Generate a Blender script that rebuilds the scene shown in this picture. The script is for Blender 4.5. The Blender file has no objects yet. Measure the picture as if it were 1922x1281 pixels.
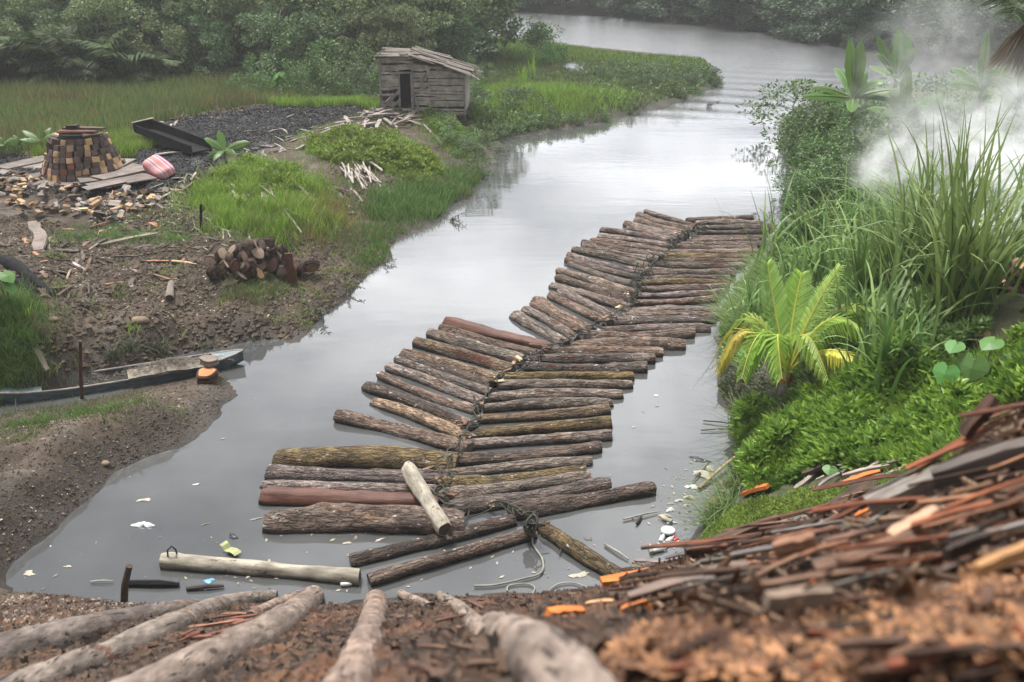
import bpy, math, random
import numpy as np
from mathutils import Vector, Matrix

# ------------------------------------------------------------------ camera, sky, sun, exposure
S = bpy.context.scene
COL = S.collection
CAM_Z, PITCH, FPX, CX, CY = 8.0, math.radians(22.9), 1922 * 35 / 36, 961.0, 640.5
cd = bpy.data.cameras.new('camera'); cam = bpy.data.objects.new('camera', cd); COL.objects.link(cam)
cam.location = (0, 0, CAM_Z); cam.rotation_euler = (math.pi / 2 - PITCH, 0, 0)
cd.lens = 35; cd.sensor_width = 36; cd.clip_start = 0.05; cd.clip_end = 2000
cd.dof.use_dof = True; cd.dof.focus_distance = 21.0; cd.dof.aperture_fstop = 2.0
S.camera = cam
SUN_EL, SUN_AZ = math.radians(68), math.radians(-40)      # high behind thin cloud, beyond the creek and a little to the left
w = bpy.data.worlds.new('World'); S.world = w; w.use_nodes = True
nt = w.node_tree; nt.nodes.clear()
def nd(t, kind, **kw):
    n = t.nodes.new(kind)
    for k, v in kw.items():
        if k in n.inputs: n.inputs[k].default_value = v
        else: setattr(n, k, v)
    return n
def lk(t, a, b): t.links.new(a, b)
sky = nd(nt, 'ShaderNodeTexSky', sky_type='NISHITA', sun_disc=False)
sky.sun_elevation = SUN_EL; sky.sun_rotation = SUN_AZ
tc = nd(nt, 'ShaderNodeTexCoord')
sep = nd(nt, 'ShaderNodeSeparateXYZ'); lk(nt, tc.outputs['Generated'], sep.inputs[0])
den = nd(nt, 'ShaderNodeMath', operation='ADD'); lk(nt, sep.outputs['Z'], den.inputs[0]); den.inputs[1].default_value = 0.12
dv = nd(nt, 'ShaderNodeVectorMath', operation='DIVIDE'); lk(nt, tc.outputs['Generated'], dv.inputs[0])
cmb = nd(nt, 'ShaderNodeCombineXYZ')
for i in range(3): lk(nt, den.outputs[0], cmb.inputs[i])
lk(nt, cmb.outputs[0], dv.inputs[1])
mp = nd(nt, 'ShaderNodeMapping'); mp.inputs['Location'].default_value = (3.35, 1.9, 0); mp.inputs['Scale'].default_value = (1.35, 1.35, 0.0)
lk(nt, dv.outputs[0], mp.inputs[0])
cn = nd(nt, 'ShaderNodeTexNoise', Scale=1.0, Detail=7.0, Roughness=0.52, Distortion=0.3); lk(nt, mp.outputs[0], cn.inputs['Vector'])
cr = nd(nt, 'ShaderNodeValToRGB'); lk(nt, cn.outputs['Fac'], cr.inputs[0])
e = cr.color_ramp.elements
e[0].position = 0.34; e[0].color = (0.21, 0.225, 0.26, 1)
e[1].position = 0.66; e[1].color = (1.10, 1.115, 1.15, 1)
m_ = e.new(0.5); m_.color = (0.66, 0.67, 0.70, 1)
gain = nd(nt, 'ShaderNodeVectorMath', operation='SCALE'); lk(nt, cr.outputs[0], gain.inputs[0]); gain.inputs['Scale'].default_value = 22.0
mrw = nd(nt, 'ShaderNodeMapRange'); lk(nt, sep.outputs['Y'], mrw.inputs[0])      # the clouds are thinner and brighter round the sun, beyond the creek
mrw.inputs[1].default_value = -.7; mrw.inputs[2].default_value = .9; mrw.inputs[3].default_value = 7.0; mrw.inputs[4].default_value = 25.0
lk(nt, mrw.outputs[0], gain.inputs['Scale'])
mx = nd(nt, 'ShaderNodeMix', data_type='RGBA'); mx.inputs[0].default_value = 0.9
lk(nt, sky.outputs[0], mx.inputs[6]); lk(nt, gain.outputs[0], mx.inputs[7])
bg = nd(nt, 'ShaderNodeBackground', Strength=0.1); lk(nt, mx.outputs[2], bg.inputs[0])
wo = nd(nt, 'ShaderNodeOutputWorld'); lk(nt, bg.outputs[0], wo.inputs[0])
sd_ = bpy.data.lights.new('sun', 'SUN'); sun = bpy.data.objects.new('sun', sd_); COL.objects.link(sun)
sd_.energy = 4.4; sd_.angle = math.radians(18); sd_.color = (1, 0.97, 0.93)
sdir = Vector((math.sin(-SUN_AZ) * -1 * math.cos(SUN_EL), math.cos(SUN_AZ) * math.cos(SUN_EL), math.sin(SUN_EL)))
sun.rotation_euler = sdir.to_track_quat('Z', 'Y').to_euler(); sun.location = (0, 0, 60)
S.view_settings.view_transform = 'Standard'; S.view_settings.look = 'None'; S.view_settings.exposure = 0.55; S.view_settings.gamma = 1
S.render.engine = 'CYCLES'
cy = S.cycles
cy.use_denoising = True; cy.max_bounces = 6; cy.diffuse_bounces = 3; cy.glossy_bounces = 3; cy.transmission_bounces = 3
cy.volume_bounces = 2; cy.volume_max_steps = 96; cy.sample_clamp_indirect = 6; cy.use_adaptive_sampling = True; cy.adaptive_threshold = 0.02
cy.caustics_reflective = False; cy.caustics_refractive = False

# ------------------------------------------------------------------ helpers
RND = random.Random(7); NR = np.random.default_rng(11)
cp, sp = math.cos(PITCH), math.sin(PITCH)
def ray(px, py):
    u, v = (px - CX) / FPX, (py - CY) / FPX
    return np.array([u, cp - v * sp, -sp - v * cp])       # camera depth 1 per unit
def P(px, py, z=0.0):
    d = ray(px, py); t = (z - CAM_Z) / d[2]
    return np.array([d[0] * t, d[1] * t, z])
def PD(px, py, depth):
    return np.array([0, 0, CAM_Z]) + ray(px, py) * depth
def depth_of(p): return p[1] * cp - (p[2] - CAM_Z) * sp
def ppm(p): return FPX / depth_of(p)

def link(o, parent=None):
    COL.objects.link(o)
    if parent is not None: o.parent = parent
    return o
def tag(o, label=None, cat=None, group=None, kind=None):
    if label: o['label'] = label
    if cat: o['category'] = cat; o['kind'] = 'thing'
    if group: o['group'] = group
    if kind: o['kind'] = kind
    return o
def empty(name, loc, rot=(0, 0, 0)):
    o = bpy.data.objects.new(name, None); o.empty_display_size = 0.2
    o.location = loc; o.rotation_euler = rot
    return link(o)
class MB:
    def __init__(s): s.v = []; s.f = []; s.n = 0
    def add(s, v, f, m=0):
        v = np.asarray(v, float).reshape(-1, 3); f = np.asarray(f, int)
        if len(f) == 0: return
        s.v.append(v); s.f.append((f + s.n, m)); s.n += len(v)
    def mesh(s, name, mats, smooth=False):
        V = np.concatenate(s.v); me = bpy.data.meshes.new(name)
        L = np.concatenate([f.ravel() for f, m in s.f]).astype(np.int32)
        tot = np.concatenate([np.full(len(f), f.shape[1]) for f, m in s.f]).astype(np.int32)
        mi = np.concatenate([np.full(len(f), m) for f, m in s.f]).astype(np.int32)
        st = np.concatenate([[0], np.cumsum(tot)[:-1]]).astype(np.int32)
        me.vertices.add(len(V)); me.vertices.foreach_set('co', V.ravel().astype(np.float32))
        me.loops.add(len(L)); me.loops.foreach_set('vertex_index', L)
        me.polygons.add(len(tot)); me.polygons.foreach_set('loop_start', st)
        try: me.polygons.foreach_set('loop_total', tot)
        except Exception: pass
        me.polygons.foreach_set('material_index', mi)
        me.polygons.foreach_set('use_smooth', np.full(len(tot), bool(smooth)))
        for m in (mats if isinstance(mats, (list, tuple)) else [mats]): me.materials.append(m)
        me.update(calc_edges=True)
        return me
    def obj(s, name, mats, parent=None, loc=None, smooth=False):
        o = bpy.data.objects.new(name, s.mesh(name, mats, smooth))
        if loc is not None: o.location = loc
        return link(o, parent)
    def box(s, c, h, R=None, m=0, jit=0):
        c = np.asarray(c, float); h = np.asarray(h, float)
        q = np.array([[x, y, z] for x in (-1, 1) for y in (-1, 1) for z in (-1, 1)]) * h
        if jit: q = q + NR.uniform(-jit, jit, q.shape)
        if R is not None: q = q @ np.asarray(R).T
        s.add(q + c, [[0, 1, 3, 2], [4, 6, 7, 5], [0, 4, 5, 1], [2, 3, 7, 6], [0, 2, 6, 4], [1, 5, 7, 3]], m)
    def beam(s, a, b, w, t, up=(0, 0, 1), m=0, jit=0):
        a = np.asarray(a, float); b = np.asarray(b, float); x = b - a; L = np.linalg.norm(x); x = x / L
        y = np.cross(up, x); y = y / (np.linalg.norm(y) + 1e-9); z = np.cross(x, y)
        s.box((a + b) / 2, (L / 2, w / 2, t / 2), np.stack([x, y, z], 1), m, jit)
    def tube(s, pts, rad, seg=8, m=0, cap=True, mcap=None, rough=0.0, rng=None):
        p = np.asarray(pts, float); n = len(p); r = np.broadcast_to(np.asarray(rad, float), (n,))
        t = np.gradient(p, axis=0); t /= np.linalg.norm(t, axis=1)[:, None] + 1e-9
        up = np.array([0, 0, 1.0]) if abs(t[0][2]) < 0.9 else np.array([1.0, 0, 0])
        a = np.linspace(0, 2 * np.pi, seg, endpoint=False); V = []
        for i in range(n):
            sx = np.cross(up, t[i]); sx /= np.linalg.norm(sx) + 1e-9; sy = np.cross(t[i], sx); up = sy
            rr = r[i] * (1 + (rng.uniform(-rough, rough, seg) if rough else 0))
            V.append(p[i] + np.outer(np.cos(a) * rr, sx) + np.outer(np.sin(a) * rr, sy))
        V = np.concatenate(V); F = []
        i, j = np.meshgrid(np.arange(n - 1), np.arange(seg), indexing='ij'); jn = (j + 1) % seg
        F = np.stack([i * seg + j, i * seg + jn, (i + 1) * seg + jn, (i + 1) * seg + j], -1).reshape(-1, 4)
        b0 = s.n; s.add(V, F, m)
        if cap:
            c = m if mcap is None else mcap
            s.add(np.concatenate([[p[0]], V[:seg]]), [[0, (k + 1) % seg + 1, k + 1] for k in range(seg)], c)
            s.add(np.concatenate([[p[-1]], V[-seg:]]), [[0, k + 1, (k + 1) % seg + 1] for k in range(seg)], c)
def unit(a): return a / (np.linalg.norm(a, axis=-1, keepdims=True) + 1e-9)
def add_leaves(mb, c, d, size, ratio=0.42, m=0, rng=NR):      # diamond leaves: base c, direction d (n,3), length size (n,)
    n = len(c); d = unit(d); r = unit(np.cross(d, rng.normal(size=(n, 3)))); nn = np.cross(d, r)
    s = np.broadcast_to(np.asarray(size, float), (n,))[:, None]
    q = np.stack([c, c + d * s * .42 + r * s * ratio * .5 + nn * s * .06, c + d * s, c + d * s * .42 - r * s * ratio * .5 + nn * s * .06], 1)
    mb.add(q.reshape(-1, 3), np.arange(4 * n).reshape(-1, 4), m)
def add_blades(mb, base, h, lean, width, bend=0.5, m=0, rng=NR, seg=3):
    n = len(base); az = rng.uniform(0, 2 * np.pi, n)
    out = np.stack([np.cos(az), np.sin(az), np.zeros(n)], 1) * np.broadcast_to(np.asarray(lean, float), (n,))[:, None]
    a2 = rng.uniform(0, 2 * np.pi, n); sd = np.stack([np.cos(a2), np.sin(a2), np.zeros(n)], 1)
    h = np.broadcast_to(np.asarray(h, float), (n,)); rows = []
    for k in range(seg + 1):
        t = k / seg
        pos = base + np.array([0, 0, 1.0]) * (h * (t - bend * .35 * t * t))[:, None] + out * (h * (t * .35 + bend * t * t * .65))[:, None]
        wd = np.broadcast_to(np.asarray(width, float), (n,)) * (1 - t) ** .7 * .5 + 1e-4
        rows.append(np.stack([pos - sd * wd[:, None], pos + sd * wd[:, None]], 1))
    V = np.stack(rows, 1).reshape(-1, 3); b = np.arange(n)[:, None] * 2 * (seg + 1)
    F = np.concatenate([b + np.array([2 * k, 2 * k + 1, 2 * k + 3, 2 * k + 2]) for k in range(seg)])
    mb.add(V, F, m)
def vnoise(x, y, seed=0):
    xi = np.floor(x).astype(np.int64); yi = np.floor(y).astype(np.int64); fx = x - xi; fy = y - yi
    def hsh(a, b):
        k = (a * 374761393 + b * 668265263 + seed * 144665) & 0x7fffffff
        k = ((k ^ (k >> 13)) * 1274126177) & 0x7fffffff
        return ((k ^ (k >> 16)) & 0xffff) / 65535.0
    fx = fx * fx * (3 - 2 * fx); fy = fy * fy * (3 - 2 * fy)
    return (hsh(xi, yi) * (1 - fx) + hsh(xi + 1, yi) * fx) * (1 - fy) + (hsh(xi, yi + 1) * (1 - fx) + hsh(xi + 1, yi + 1) * fx) * fy - .5
def bez(a, b, c, n=12):
    t = np.linspace(0, 1, n)[:, None]; a, b, c = map(np.asarray, (a, b, c))
    return a * (1 - t) ** 2 + b * 2 * t * (1 - t) + c * t * t
def spline(pts, n=8):                                       # Catmull-Rom through points
    p = np.asarray(pts, float); p = np.concatenate([[2 * p[0] - p[1]], p, [2 * p[-1] - p[-2]]]); out = []
    for i in range(1, len(p) - 2):
        t = np.linspace(0, 1, n, endpoint=False)[:, None]
        out.append(.5 * (2 * p[i] + (p[i + 1] - p[i - 1]) * t + (2 * p[i - 1] - 5 * p[i] + 4 * p[i + 1] - p[i + 2]) * t ** 2 + (3 * p[i] - p[i - 1] - 3 * p[i + 1] + p[i + 2]) * t ** 3))
    return np.concatenate(out + [p[-2:-1]])
def inpoly(x, y, poly):
    x = np.asarray(x); y = np.asarray(y); r = np.zeros(x.shape, bool); n = len(poly)
    for i in range(n):
        (x1, y1), (x2, y2) = poly[i][:2], poly[(i + 1) % n][:2]
        if y1 == y2: continue
        c = ((y1 > y) != (y2 > y)) & (x < (x2 - x1) * (y - y1) / (y2 - y1) + x1); r ^= c
    return r
def polydist(x, y, line):
    best = np.full(x.shape, 1e9)
    for i in range(len(line) - 1):
        (x1, y1), (x2, y2) = line[i][:2], line[i + 1][:2]; dx, dy = x2 - x1, y2 - y1
        t = np.clip(((x - x1) * dx + (y - y1) * dy) / (dx * dx + dy * dy + 1e-12), 0, 1)
        best = np.minimum(best, (x - x1 - t * dx) ** 2 + (y - y1 - t * dy) ** 2)
    return np.sqrt(best)

# ------------------------------------------------------------------ materials (all procedural)
def newmat(name):
    m = bpy.data.materials.new(name); m.use_nodes = True; t = m.node_tree
    b = t.nodes['Principled BSDF']; return m, t, b
def mixc(t, fac, a, b):
    n = nd(t, 'ShaderNodeMix', data_type='RGBA')
    for sock, v in ((n.inputs[0], fac), (n.inputs[6], a), (n.inputs[7], b)):
        if hasattr(v, 'links'): lk(t, v, sock)
        elif isinstance(v, (int, float)): sock.default_value = v
        else: sock.default_value = tuple(v) + ((1,) if len(v) == 3 else ())
    return n.outputs[2]
def ramp(t, src, lo, hi):
    n = nd(t, 'ShaderNodeMapRange'); lk(t, src, n.inputs[0]); n.inputs[1].default_value = lo; n.inputs[2].default_value = hi
    return n.outputs[0]
def noise(t, scale, detail=4, rough=.55, coord='Object', vec=None, stretch=None, out='Fac'):
    n = nd(t, 'ShaderNodeTexNoise', Scale=scale, Detail=detail, Roughness=rough)
    if vec is None:
        vec = nd(t, 'ShaderNodeNewGeometry').outputs['Position'] if coord == 'World' else nd(t, 'ShaderNodeTexCoord').outputs[coord]
    if stretch:
        mp = nd(t, 'ShaderNodeMapping'); mp.inputs['Scale'].default_value = stretch; lk(t, vec, mp.inputs[0]); vec = mp.outputs[0]
    lk(t, vec, n.inputs['Vector']); return n.outputs[out]
def bump(t, b, h, strength=.5, dist=.02):
    n = nd(t, 'ShaderNodeBump', Strength=strength, Distance=dist); lk(t, h, n.inputs['Height']); lk(t, n.outputs[0], b.inputs['Normal'])
def mul(t, a, b, op='MULTIPLY'):
    n = nd(t, 'ShaderNodeMath', operation=op)
    for i, v in enumerate((a, b)):
        if hasattr(v, 'links'): lk(t, v, n.inputs[i])
        else: n.inputs[i].default_value = v
    return n.outputs[0]
def objvec(t):                                              # object coordinates, shifted by a random amount for every object
    oi = nd(t, 'ShaderNodeObjectInfo'); c = nd(t, 'ShaderNodeTexCoord')
    a = nd(t, 'ShaderNodeVectorMath', operation='MULTIPLY_ADD')
    cb = nd(t, 'ShaderNodeCombineXYZ')
    for i in range(3): lk(t, oi.outputs['Random'], cb.inputs[i])
    lk(t, cb.outputs[0], a.inputs[0]); a.inputs[1].default_value = (37, 53, 71); lk(t, c.outputs['Object'], a.inputs[2])
    return a.outputs[0], oi
def wood(name, a, b, grain=(2, 14, 14), scale=3, rough=.8, use_color=False, bumps=.6, wet=False, spots=None, crack=0.0, spec=.3, bd=.02, peel=0):
    m, t, bs = newmat(name); v, oi = objvec(t)
    g = noise(t, scale, 6, .65, vec=v, stretch=grain); g2 = noise(t, scale * .7, 3, .5, vec=v)
    c = mixc(t, ramp(t, g, .32, .68), a, b)
    if use_color:
        n = nd(t, 'ShaderNodeMix', data_type='RGBA', blend_type='MULTIPLY'); n.inputs[0].default_value = 1
        lk(t, c, n.inputs[6]); lk(t, oi.outputs['Color'], n.inputs[7]); c = n.outputs[2]
    c = mixc(t, mul(t, ramp(t, g2, .40, .66), .5), c, [x * .35 for x in a])
    if spots: c = mixc(t, ramp(t, noise(t, 6, 5, .7, vec=v, stretch=(1, 1.6, 1.6)), spots[1], spots[1] + .04), c, spots[0])
    hgt = g
    if peel:                                                # torn bark: red-brown and pale wood showing in patches, dark splits along the grain
        pn = noise(t, 1.5, 5, .62, vec=v, stretch=(.8, 2.2, 2.2)); pn2 = noise(t, 2.3, 2, .5, vec=v)
        pc = mixc(t, ramp(t, pn2, .45, .6), (.15, .055, .030), (.36, .25, .165)); pm = ramp(t, pn, .585, .615)
        c = mixc(t, mul(t, pm, .85), c, mixc(t, ramp(t, g, .3, .7), [.05, .025, .016], pc)); ln = ramp(t, noise(t, 4, 3, .6, vec=v, stretch=(.22, 6, 6)), .62, .67)
        c = mixc(t, mul(t, ln, .8), c, (.010, .008, .007)); hgt = mul(t, mul(t, g, mul(t, pm, .45), 'SUBTRACT'), mul(t, ln, .8), 'SUBTRACT')
    if crack:
        vo = nd(t, 'ShaderNodeTexVoronoi', feature='DISTANCE_TO_EDGE', Scale=9.0); mp = nd(t, 'ShaderNodeMapping'); mp.inputs['Scale'].default_value = (.30, 1.5, 1.5)
        dn = nd(t, 'ShaderNodeVectorMath', operation='MULTIPLY_ADD'); nz = noise(t, 5, 3, .6, vec=v, out='Color')
        lk(t, nz, dn.inputs[0]); dn.inputs[1].default_value = (.25, .25, .25); lk(t, v, dn.inputs[2])
        lk(t, dn.outputs[0], mp.inputs[0]); lk(t, mp.outputs[0], vo.inputs['Vector'])
        k = ramp(t, vo.outputs['Distance'], 0.0, .12); c = mixc(t, mul(t, k, 1, 'MULTIPLY'), mixc(t, crack, c, (.012, .009, .008)), c)
        hgt = mul(t, mul(t, k, .6), hgt, 'ADD')
    if wet:
        z = nd(t, 'ShaderNodeSeparateXYZ'); lk(t, nd(t, 'ShaderNodeNewGeometry').outputs['Position'], z.inputs[0])
        wz = mul(t, z.outputs['Z'], mul(t, g2, .06), 'SUBTRACT'); k = ramp(t, wz, -.005, .045)
        c = mixc(t, k, mixc(t, .78, c, (.008, .007, .006)), c); r = ramp(t, k, 0, 1)
        mr = nd(t, 'ShaderNodeMapRange'); lk(t, k, mr.inputs[0]); mr.inputs[3].default_value = .25; mr.inputs[4].default_value = rough; lk(t, mr.outputs[0], bs.inputs['Roughness'])
    else: bs.inputs['Roughness'].default_value = rough
    bs.inputs['Specular IOR Level'].default_value = spec
    lk(t, c, bs.inputs['Base Color']); bump(t, bs, hgt, bumps, bd); return m
def leafmat(name, a, b, c=None, trans=.3, rough=.5, world=.35, spec=.35):
    m, t, bs = newmat(name); g = nd(t, 'ShaderNodeNewGeometry'); oi = nd(t, 'ShaderNodeObjectInfo')
    col = mixc(t, g.outputs['Random Per Island'], a, b)
    if c: col = mixc(t, ramp(t, noise(t, world, 3, .6, coord='World'), .5, .68), col, c)
    hs = nd(t, 'ShaderNodeHueSaturation'); lk(t, col, hs.inputs['Color'])
    mr = nd(t, 'ShaderNodeMapRange'); lk(t, oi.outputs['Random'], mr.inputs[0]); mr.inputs[3].default_value = .8; mr.inputs[4].default_value = 1.22; lk(t, mr.outputs[0], hs.inputs['Value'])
    mr = nd(t, 'ShaderNodeMapRange'); lk(t, oi.outputs['Random'], mr.inputs[0]); mr.inputs[3].default_value = .485; mr.inputs[4].default_value = .515; lk(t, mr.outputs[0], hs.inputs['Hue'])
    lk(t, hs.outputs[0], bs.inputs['Base Color']); bs.inputs['Roughness'].default_value = rough; bs.inputs['Specular IOR Level'].default_value = spec
    tr = nd(t, 'ShaderNodeBsdfTranslucent'); lk(t, hs.outputs[0], tr.inputs[0])
    ms = nd(t, 'ShaderNodeMixShader'); ms.inputs[0].default_value = trans; lk(t, bs.outputs[0], ms.inputs[1]); lk(t, tr.outputs[0], ms.inputs[2])
    lk(t, ms.outputs[0], t.nodes['Material Output'].inputs[0]); return m
def plain(name, c, rough=.6, var=.25, metal=0, scale=8, spec=.4):
    m, t, bs = newmat(name); v, oi = objvec(t)
    n = noise(t, scale, 4, .6, vec=v); lk(t, mixc(t, ramp(t, n, .3, .7), [x * (1 - var) for x in c], [min(1, x * (1 + var)) for x in c]), bs.inputs['Base Color'])
    bs.inputs['Roughness'].default_value = rough; bs.inputs['Specular IOR Level'].default_value = spec; bump(t, bs, n, .2, .01); return m
M = {}
M['bark'] = wood('log_bark', (.048, .035, .028), (.38, .31, .265), (1.1, 7, 7), 5, .82, True, 1.0, True, ((.48, .44, .39), .62), .30, bd=.04, peel=1)
M['cut'] = wood('log_cut_face', (.05, .04, .033), (.13, .10, .08), (9, 3, 3), 4, .8, wet=True)
M['peel'] = wood('peeled_wood', (.085, .033, .021), (.20, .085, .052), (1, 12, 12), 4, .55, True, .5, True)
M['weathered'] = wood('weathered_plank', (.15, .13, .115), (.36, .33, .30), (1.2, 16, 16), 4, .9, True, .7)
M['pale_wood'] = wood('pale_split_wood', (.33, .22, .125), (.56, .40, .25), (1.5, 16, 16), 4, .8, True, .4)
M['darkwood'] = wood('dark_wood', (.035, .028, .024), (.10, .08, .07), (1.5, 14, 14), 4, .85, True, .6)
M['orange'] = wood('orange_heartwood', (.50, .13, .02), (.72, .24, .05), (1.5, 14, 14), 4, .7, True, .3)
M['strip'] = wood('bark_strip', (.040, .024, .017), (.21, .130, .090), (1.2, 14, 14), 5, .85, True, .7)
M['skid'] = wood('smooth_bark', (.085, .064, .052), (.32, .26, .22), (1.0, 4.5, 4.5), 4, .8, True, .8, False, ((.05, .034, .028), .62), .0, peel=1)
M['palebark'] = wood('pale_log_bark', (.24, .21, .16), (.52, .48, .41), (1, 4, 4), 4, .8, True, .5, True, ((.07, .055, .045), .60))
M['trunk'] = wood('tree_trunk', (.09, .08, .07), (.24, .21, .18), (6, 6, 1.2), 4, .9)
M['black'] = wood('charred_wood_and_door_dark', (.008, .008, .009), (.03, .03, .032), (1.2, 10, 10), 4, .85, spec=.08)
M['rope'] = wood('old_rope', (.03, .032, .025), (.085, .085, .065), (20, 20, 20), 6, .85)
M['palerope'] = wood('pale_rope', (.22, .21, .17), (.38, .36, .30), (20, 20, 20), 6, .85)
M['forest'] = leafmat('forest_leaf', (.050, .095, .035), (.24, .33, .16), (.09, .15, .065), .28)
M['forest2'] = leafmat('forest_leaf_olive', (.065, .10, .035), (.29, .35, .16), (.12, .17, .07), .28)
M['farleaf'] = leafmat('far_bank_leaf', (.025, .05, .022), (.09, .14, .065), None, .2)
M['bush'] = leafmat('bush_leaf', (.025, .085, .012), (.09, .20, .03), None, .25)
M['shrub'] = leafmat('shrub_leaf', (.045, .10, .025), (.16, .24, .08), (.12, .15, .09), .25)
M['bright'] = leafmat('bright_ground_leaf', (.065, .135, .015), (.28, .40, .06), (.08, .15, .025), .35, world=1.3)
M['grass'] = leafmat('bright_grass', (.085, .17, .018), (.29, .40, .07), (.13, .16, .04), .35, world=.9)
M['marsh'] = leafmat('marsh_grass', (.065, .115, .022), (.20, .27, .085), (.13, .13, .055), .3, world=.3)
M['sedge'] = leafmat('bank_grass', (.05, .11, .02), (.16, .24, .065), (.15, .14, .07), .3, world=.8)
M['cane'] = leafmat('cane_leaf', (.065, .13, .025), (.27, .37, .12), None, .3)
M['dry'] = leafmat('dry_grass', (.14, .09, .035), (.30, .21, .10), None, .3)
M['palm'] = leafmat('palm_leaf', (.13, .24, .02), (.33, .46, .07), None, .3)
M['palmyellow'] = leafmat('yellow_palm_leaf', (.38, .34, .03), (.58, .52, .10), None, .3)
M['palmdark'] = leafmat('dark_palm_leaf', (.025, .05, .014), (.09, .12, .045), None, .25, .75)
M['banana'] = leafmat('banana_leaf', (.07, .15, .02), (.20, .31, .06), None, .4, .4)
M['heart'] = leafmat('broad_leaf', (.09, .21, .045), (.16, .29, .085), None, .3, .45)
M['stem'] = plain('plant_stem', (.12, .14, .05), .6)
M['mudleaf'] = leafmat('muddy_leaf', (.05, .075, .03), (.15, .17, .09), (.20, .19, .15), .2, world=2)
M['white'] = plain('white_plastic', (.46, .46, .44), .4, .12)
M['litterblue'] = plain('blue_plastic', (.12, .30, .5), .4)
M['litteryellow'] = plain('yellow_plastic', (.30, .31, .14), .4)
M['litterred'] = plain('red_plastic', (.5, .04, .04), .4)
M['darkplastic'] = plain('black_plastic', (.015, .015, .018), .35)
M['foam'] = plain('dirty_foam', (.34, .31, .24), .8)
M['net'] = plain('net_thread', (.22, .19, .15), .9)
M['stone'] = plain('muddy_stone', (.17, .125, .08), .8, .35, 0, 5)
# ------------------------------------------------------------------ terrain: shoreline, heights, one ground sheet
SHORE_PX = [(860, 26), (905, 56), (940, 67), (1000, 73), (1100, 88), (1200, 98), (1290, 106), (1330, 118), (1352, 148), (1340, 166), (1300, 184), (1255, 202), (1200, 214), (1130, 230), (1060, 244), (990, 256), (950, 262), (936, 275), (925, 308), (906, 338), (893, 360), (880, 372), (842, 402), (800, 428), (762, 443), (745, 462), (735, 480), (714, 502), (690, 528), (652, 562), (612, 592), (580, 622), (568, 640), (548, 646), (520, 640), (470, 640), (430, 650), (398, 655), (345, 668), (300, 690), (200, 722), (100, 742), (-40, 768), (-90, 790), (-60, 800), (40, 768), (150, 752), (250, 728), (330, 712), (390, 702), (428, 703), (448, 722), (446, 742), (422, 775), (382, 812), (330, 843), (280, 862), (216, 884), (198, 908), (150, 950), (112, 985), (62, 1030), (25, 1062), (10, 1085), (18, 1108), (60, 1118), (140, 1116), (230, 1128), (300, 1130), (400, 1136), (500, 1132), (620, 1134), (700, 1128), (760, 1120), (900, 1113), (1050, 1112), (1130, 1104), (1180, 1090), (1250, 1068), (1288, 1045), (1308, 1010), (1325, 970), (1340, 930), (1378, 895), (1388, 860), (1372, 820), (1378, 780), (1352, 740), (1342, 690), (1347, 640), (1357, 600), (1392, 540), (1424, 490), (1452, 440), (1464, 400), (1474, 350), (1480, 310), (1462, 275), (1452, 250), (1468, 222), (1500, 200), (1560, 178), (1620, 166), (1700, 166), (1800, 160), (1922, 150), (2150, 140)]
FAR_PX = [(600, -8), (780, 6), (900, 15), (980, 21), (1100, 28), (1200, 36), (1320, 48), (1400, 57), (1500, 71), (1560, 81), (1640, 93), (1750, 104), (1922, 116), (2200, 128)]
shore = [tuple(P(x, y)[:2]) for x, y in SHORE_PX]; far = [tuple(P(x, y)[:2]) for x, y in FAR_PX]
LAND = [(-160, 150), (-30, 150), (-14, 118)] + shore + [(160, 60), (160, -30), (-160, -30)]
FAR = [(-40, 400), (-40, 160)] + far + [(400, 90), (400, 400)]
PONDS = [(1075, 122, 22, 9), (905, 92, 34, 8)]
ctrl = []
def zc_(px, py, z): ctrl.append(P(px, py, z))
for a in [(300, 300, 1.1), (450, 250, 1.1), (600, 230, 1.1), (700, 212, 1.05), (150, 340, 1.05), (0, 350, 1.05), (250, 420, .95), (100, 470, 1.05), (-60, 520, 1.4), (0, 600, 1.3), (380, 420, 1.0), (480, 335, 1.2), (600, 290, 1.15), (720, 275, 1.15), (560, 400, .85), (640, 420, .5), (690, 445, .32), (790, 330, .55), (840, 330, .35), (860, 290, .35), (200, 560, .9), (90, 640, .85), (280, 610, .65), (400, 600, .4), (480, 600, .32), (560, 590, .26), (640, 530, .3), (500, 520, .5), (420, 510, .75), (200, 200, .8), (0, 200, .8), (-200, 250, .9), (400, 180, .75), (560, 190, .8), (800, 208, .9), (870, 226, .35), (900, 240, .25), (1000, 178, .85), (1080, 190, .6), (1200, 180, .4), (1100, 120, .25), (1300, 140, .25), (1000, 100, .3), (940, 180, .4),
          (300, 780, .42), (150, 850, .5), (50, 900, .6), (-50, 1000, .7), (200, 800, .45), (400, 735, .22), (60, 810, .35), (100, 960, .25), (-60, 1100, .9),
          (1450, 810, .8), (1500, 720, 1.15), (1600, 700, 1.6), (1600, 600, 1.8), (1700, 500, 2.3), (1850, 520, 2.7), (1922, 600, 2.9), (1470, 560, .8), (1500, 450, 1.1), (1550, 350, 1.7), (1570, 250, 2.0), (1520, 235, 1.5), (1510, 300, 1.3), (1700, 300, 2.2), (1650, 190, 1.0), (1760, 205, 1.3), (1922, 250, 2.0), (1850, 720, 2.6), (1750, 780, 1.9), (1600, 800, 1.4), (1500, 900, .75), (1400, 960, .45), (1600, 880, 1.3), (1720, 845, 1.9), (1420, 720, .55), (1400, 640, .4)]: zc_(*a)
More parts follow.
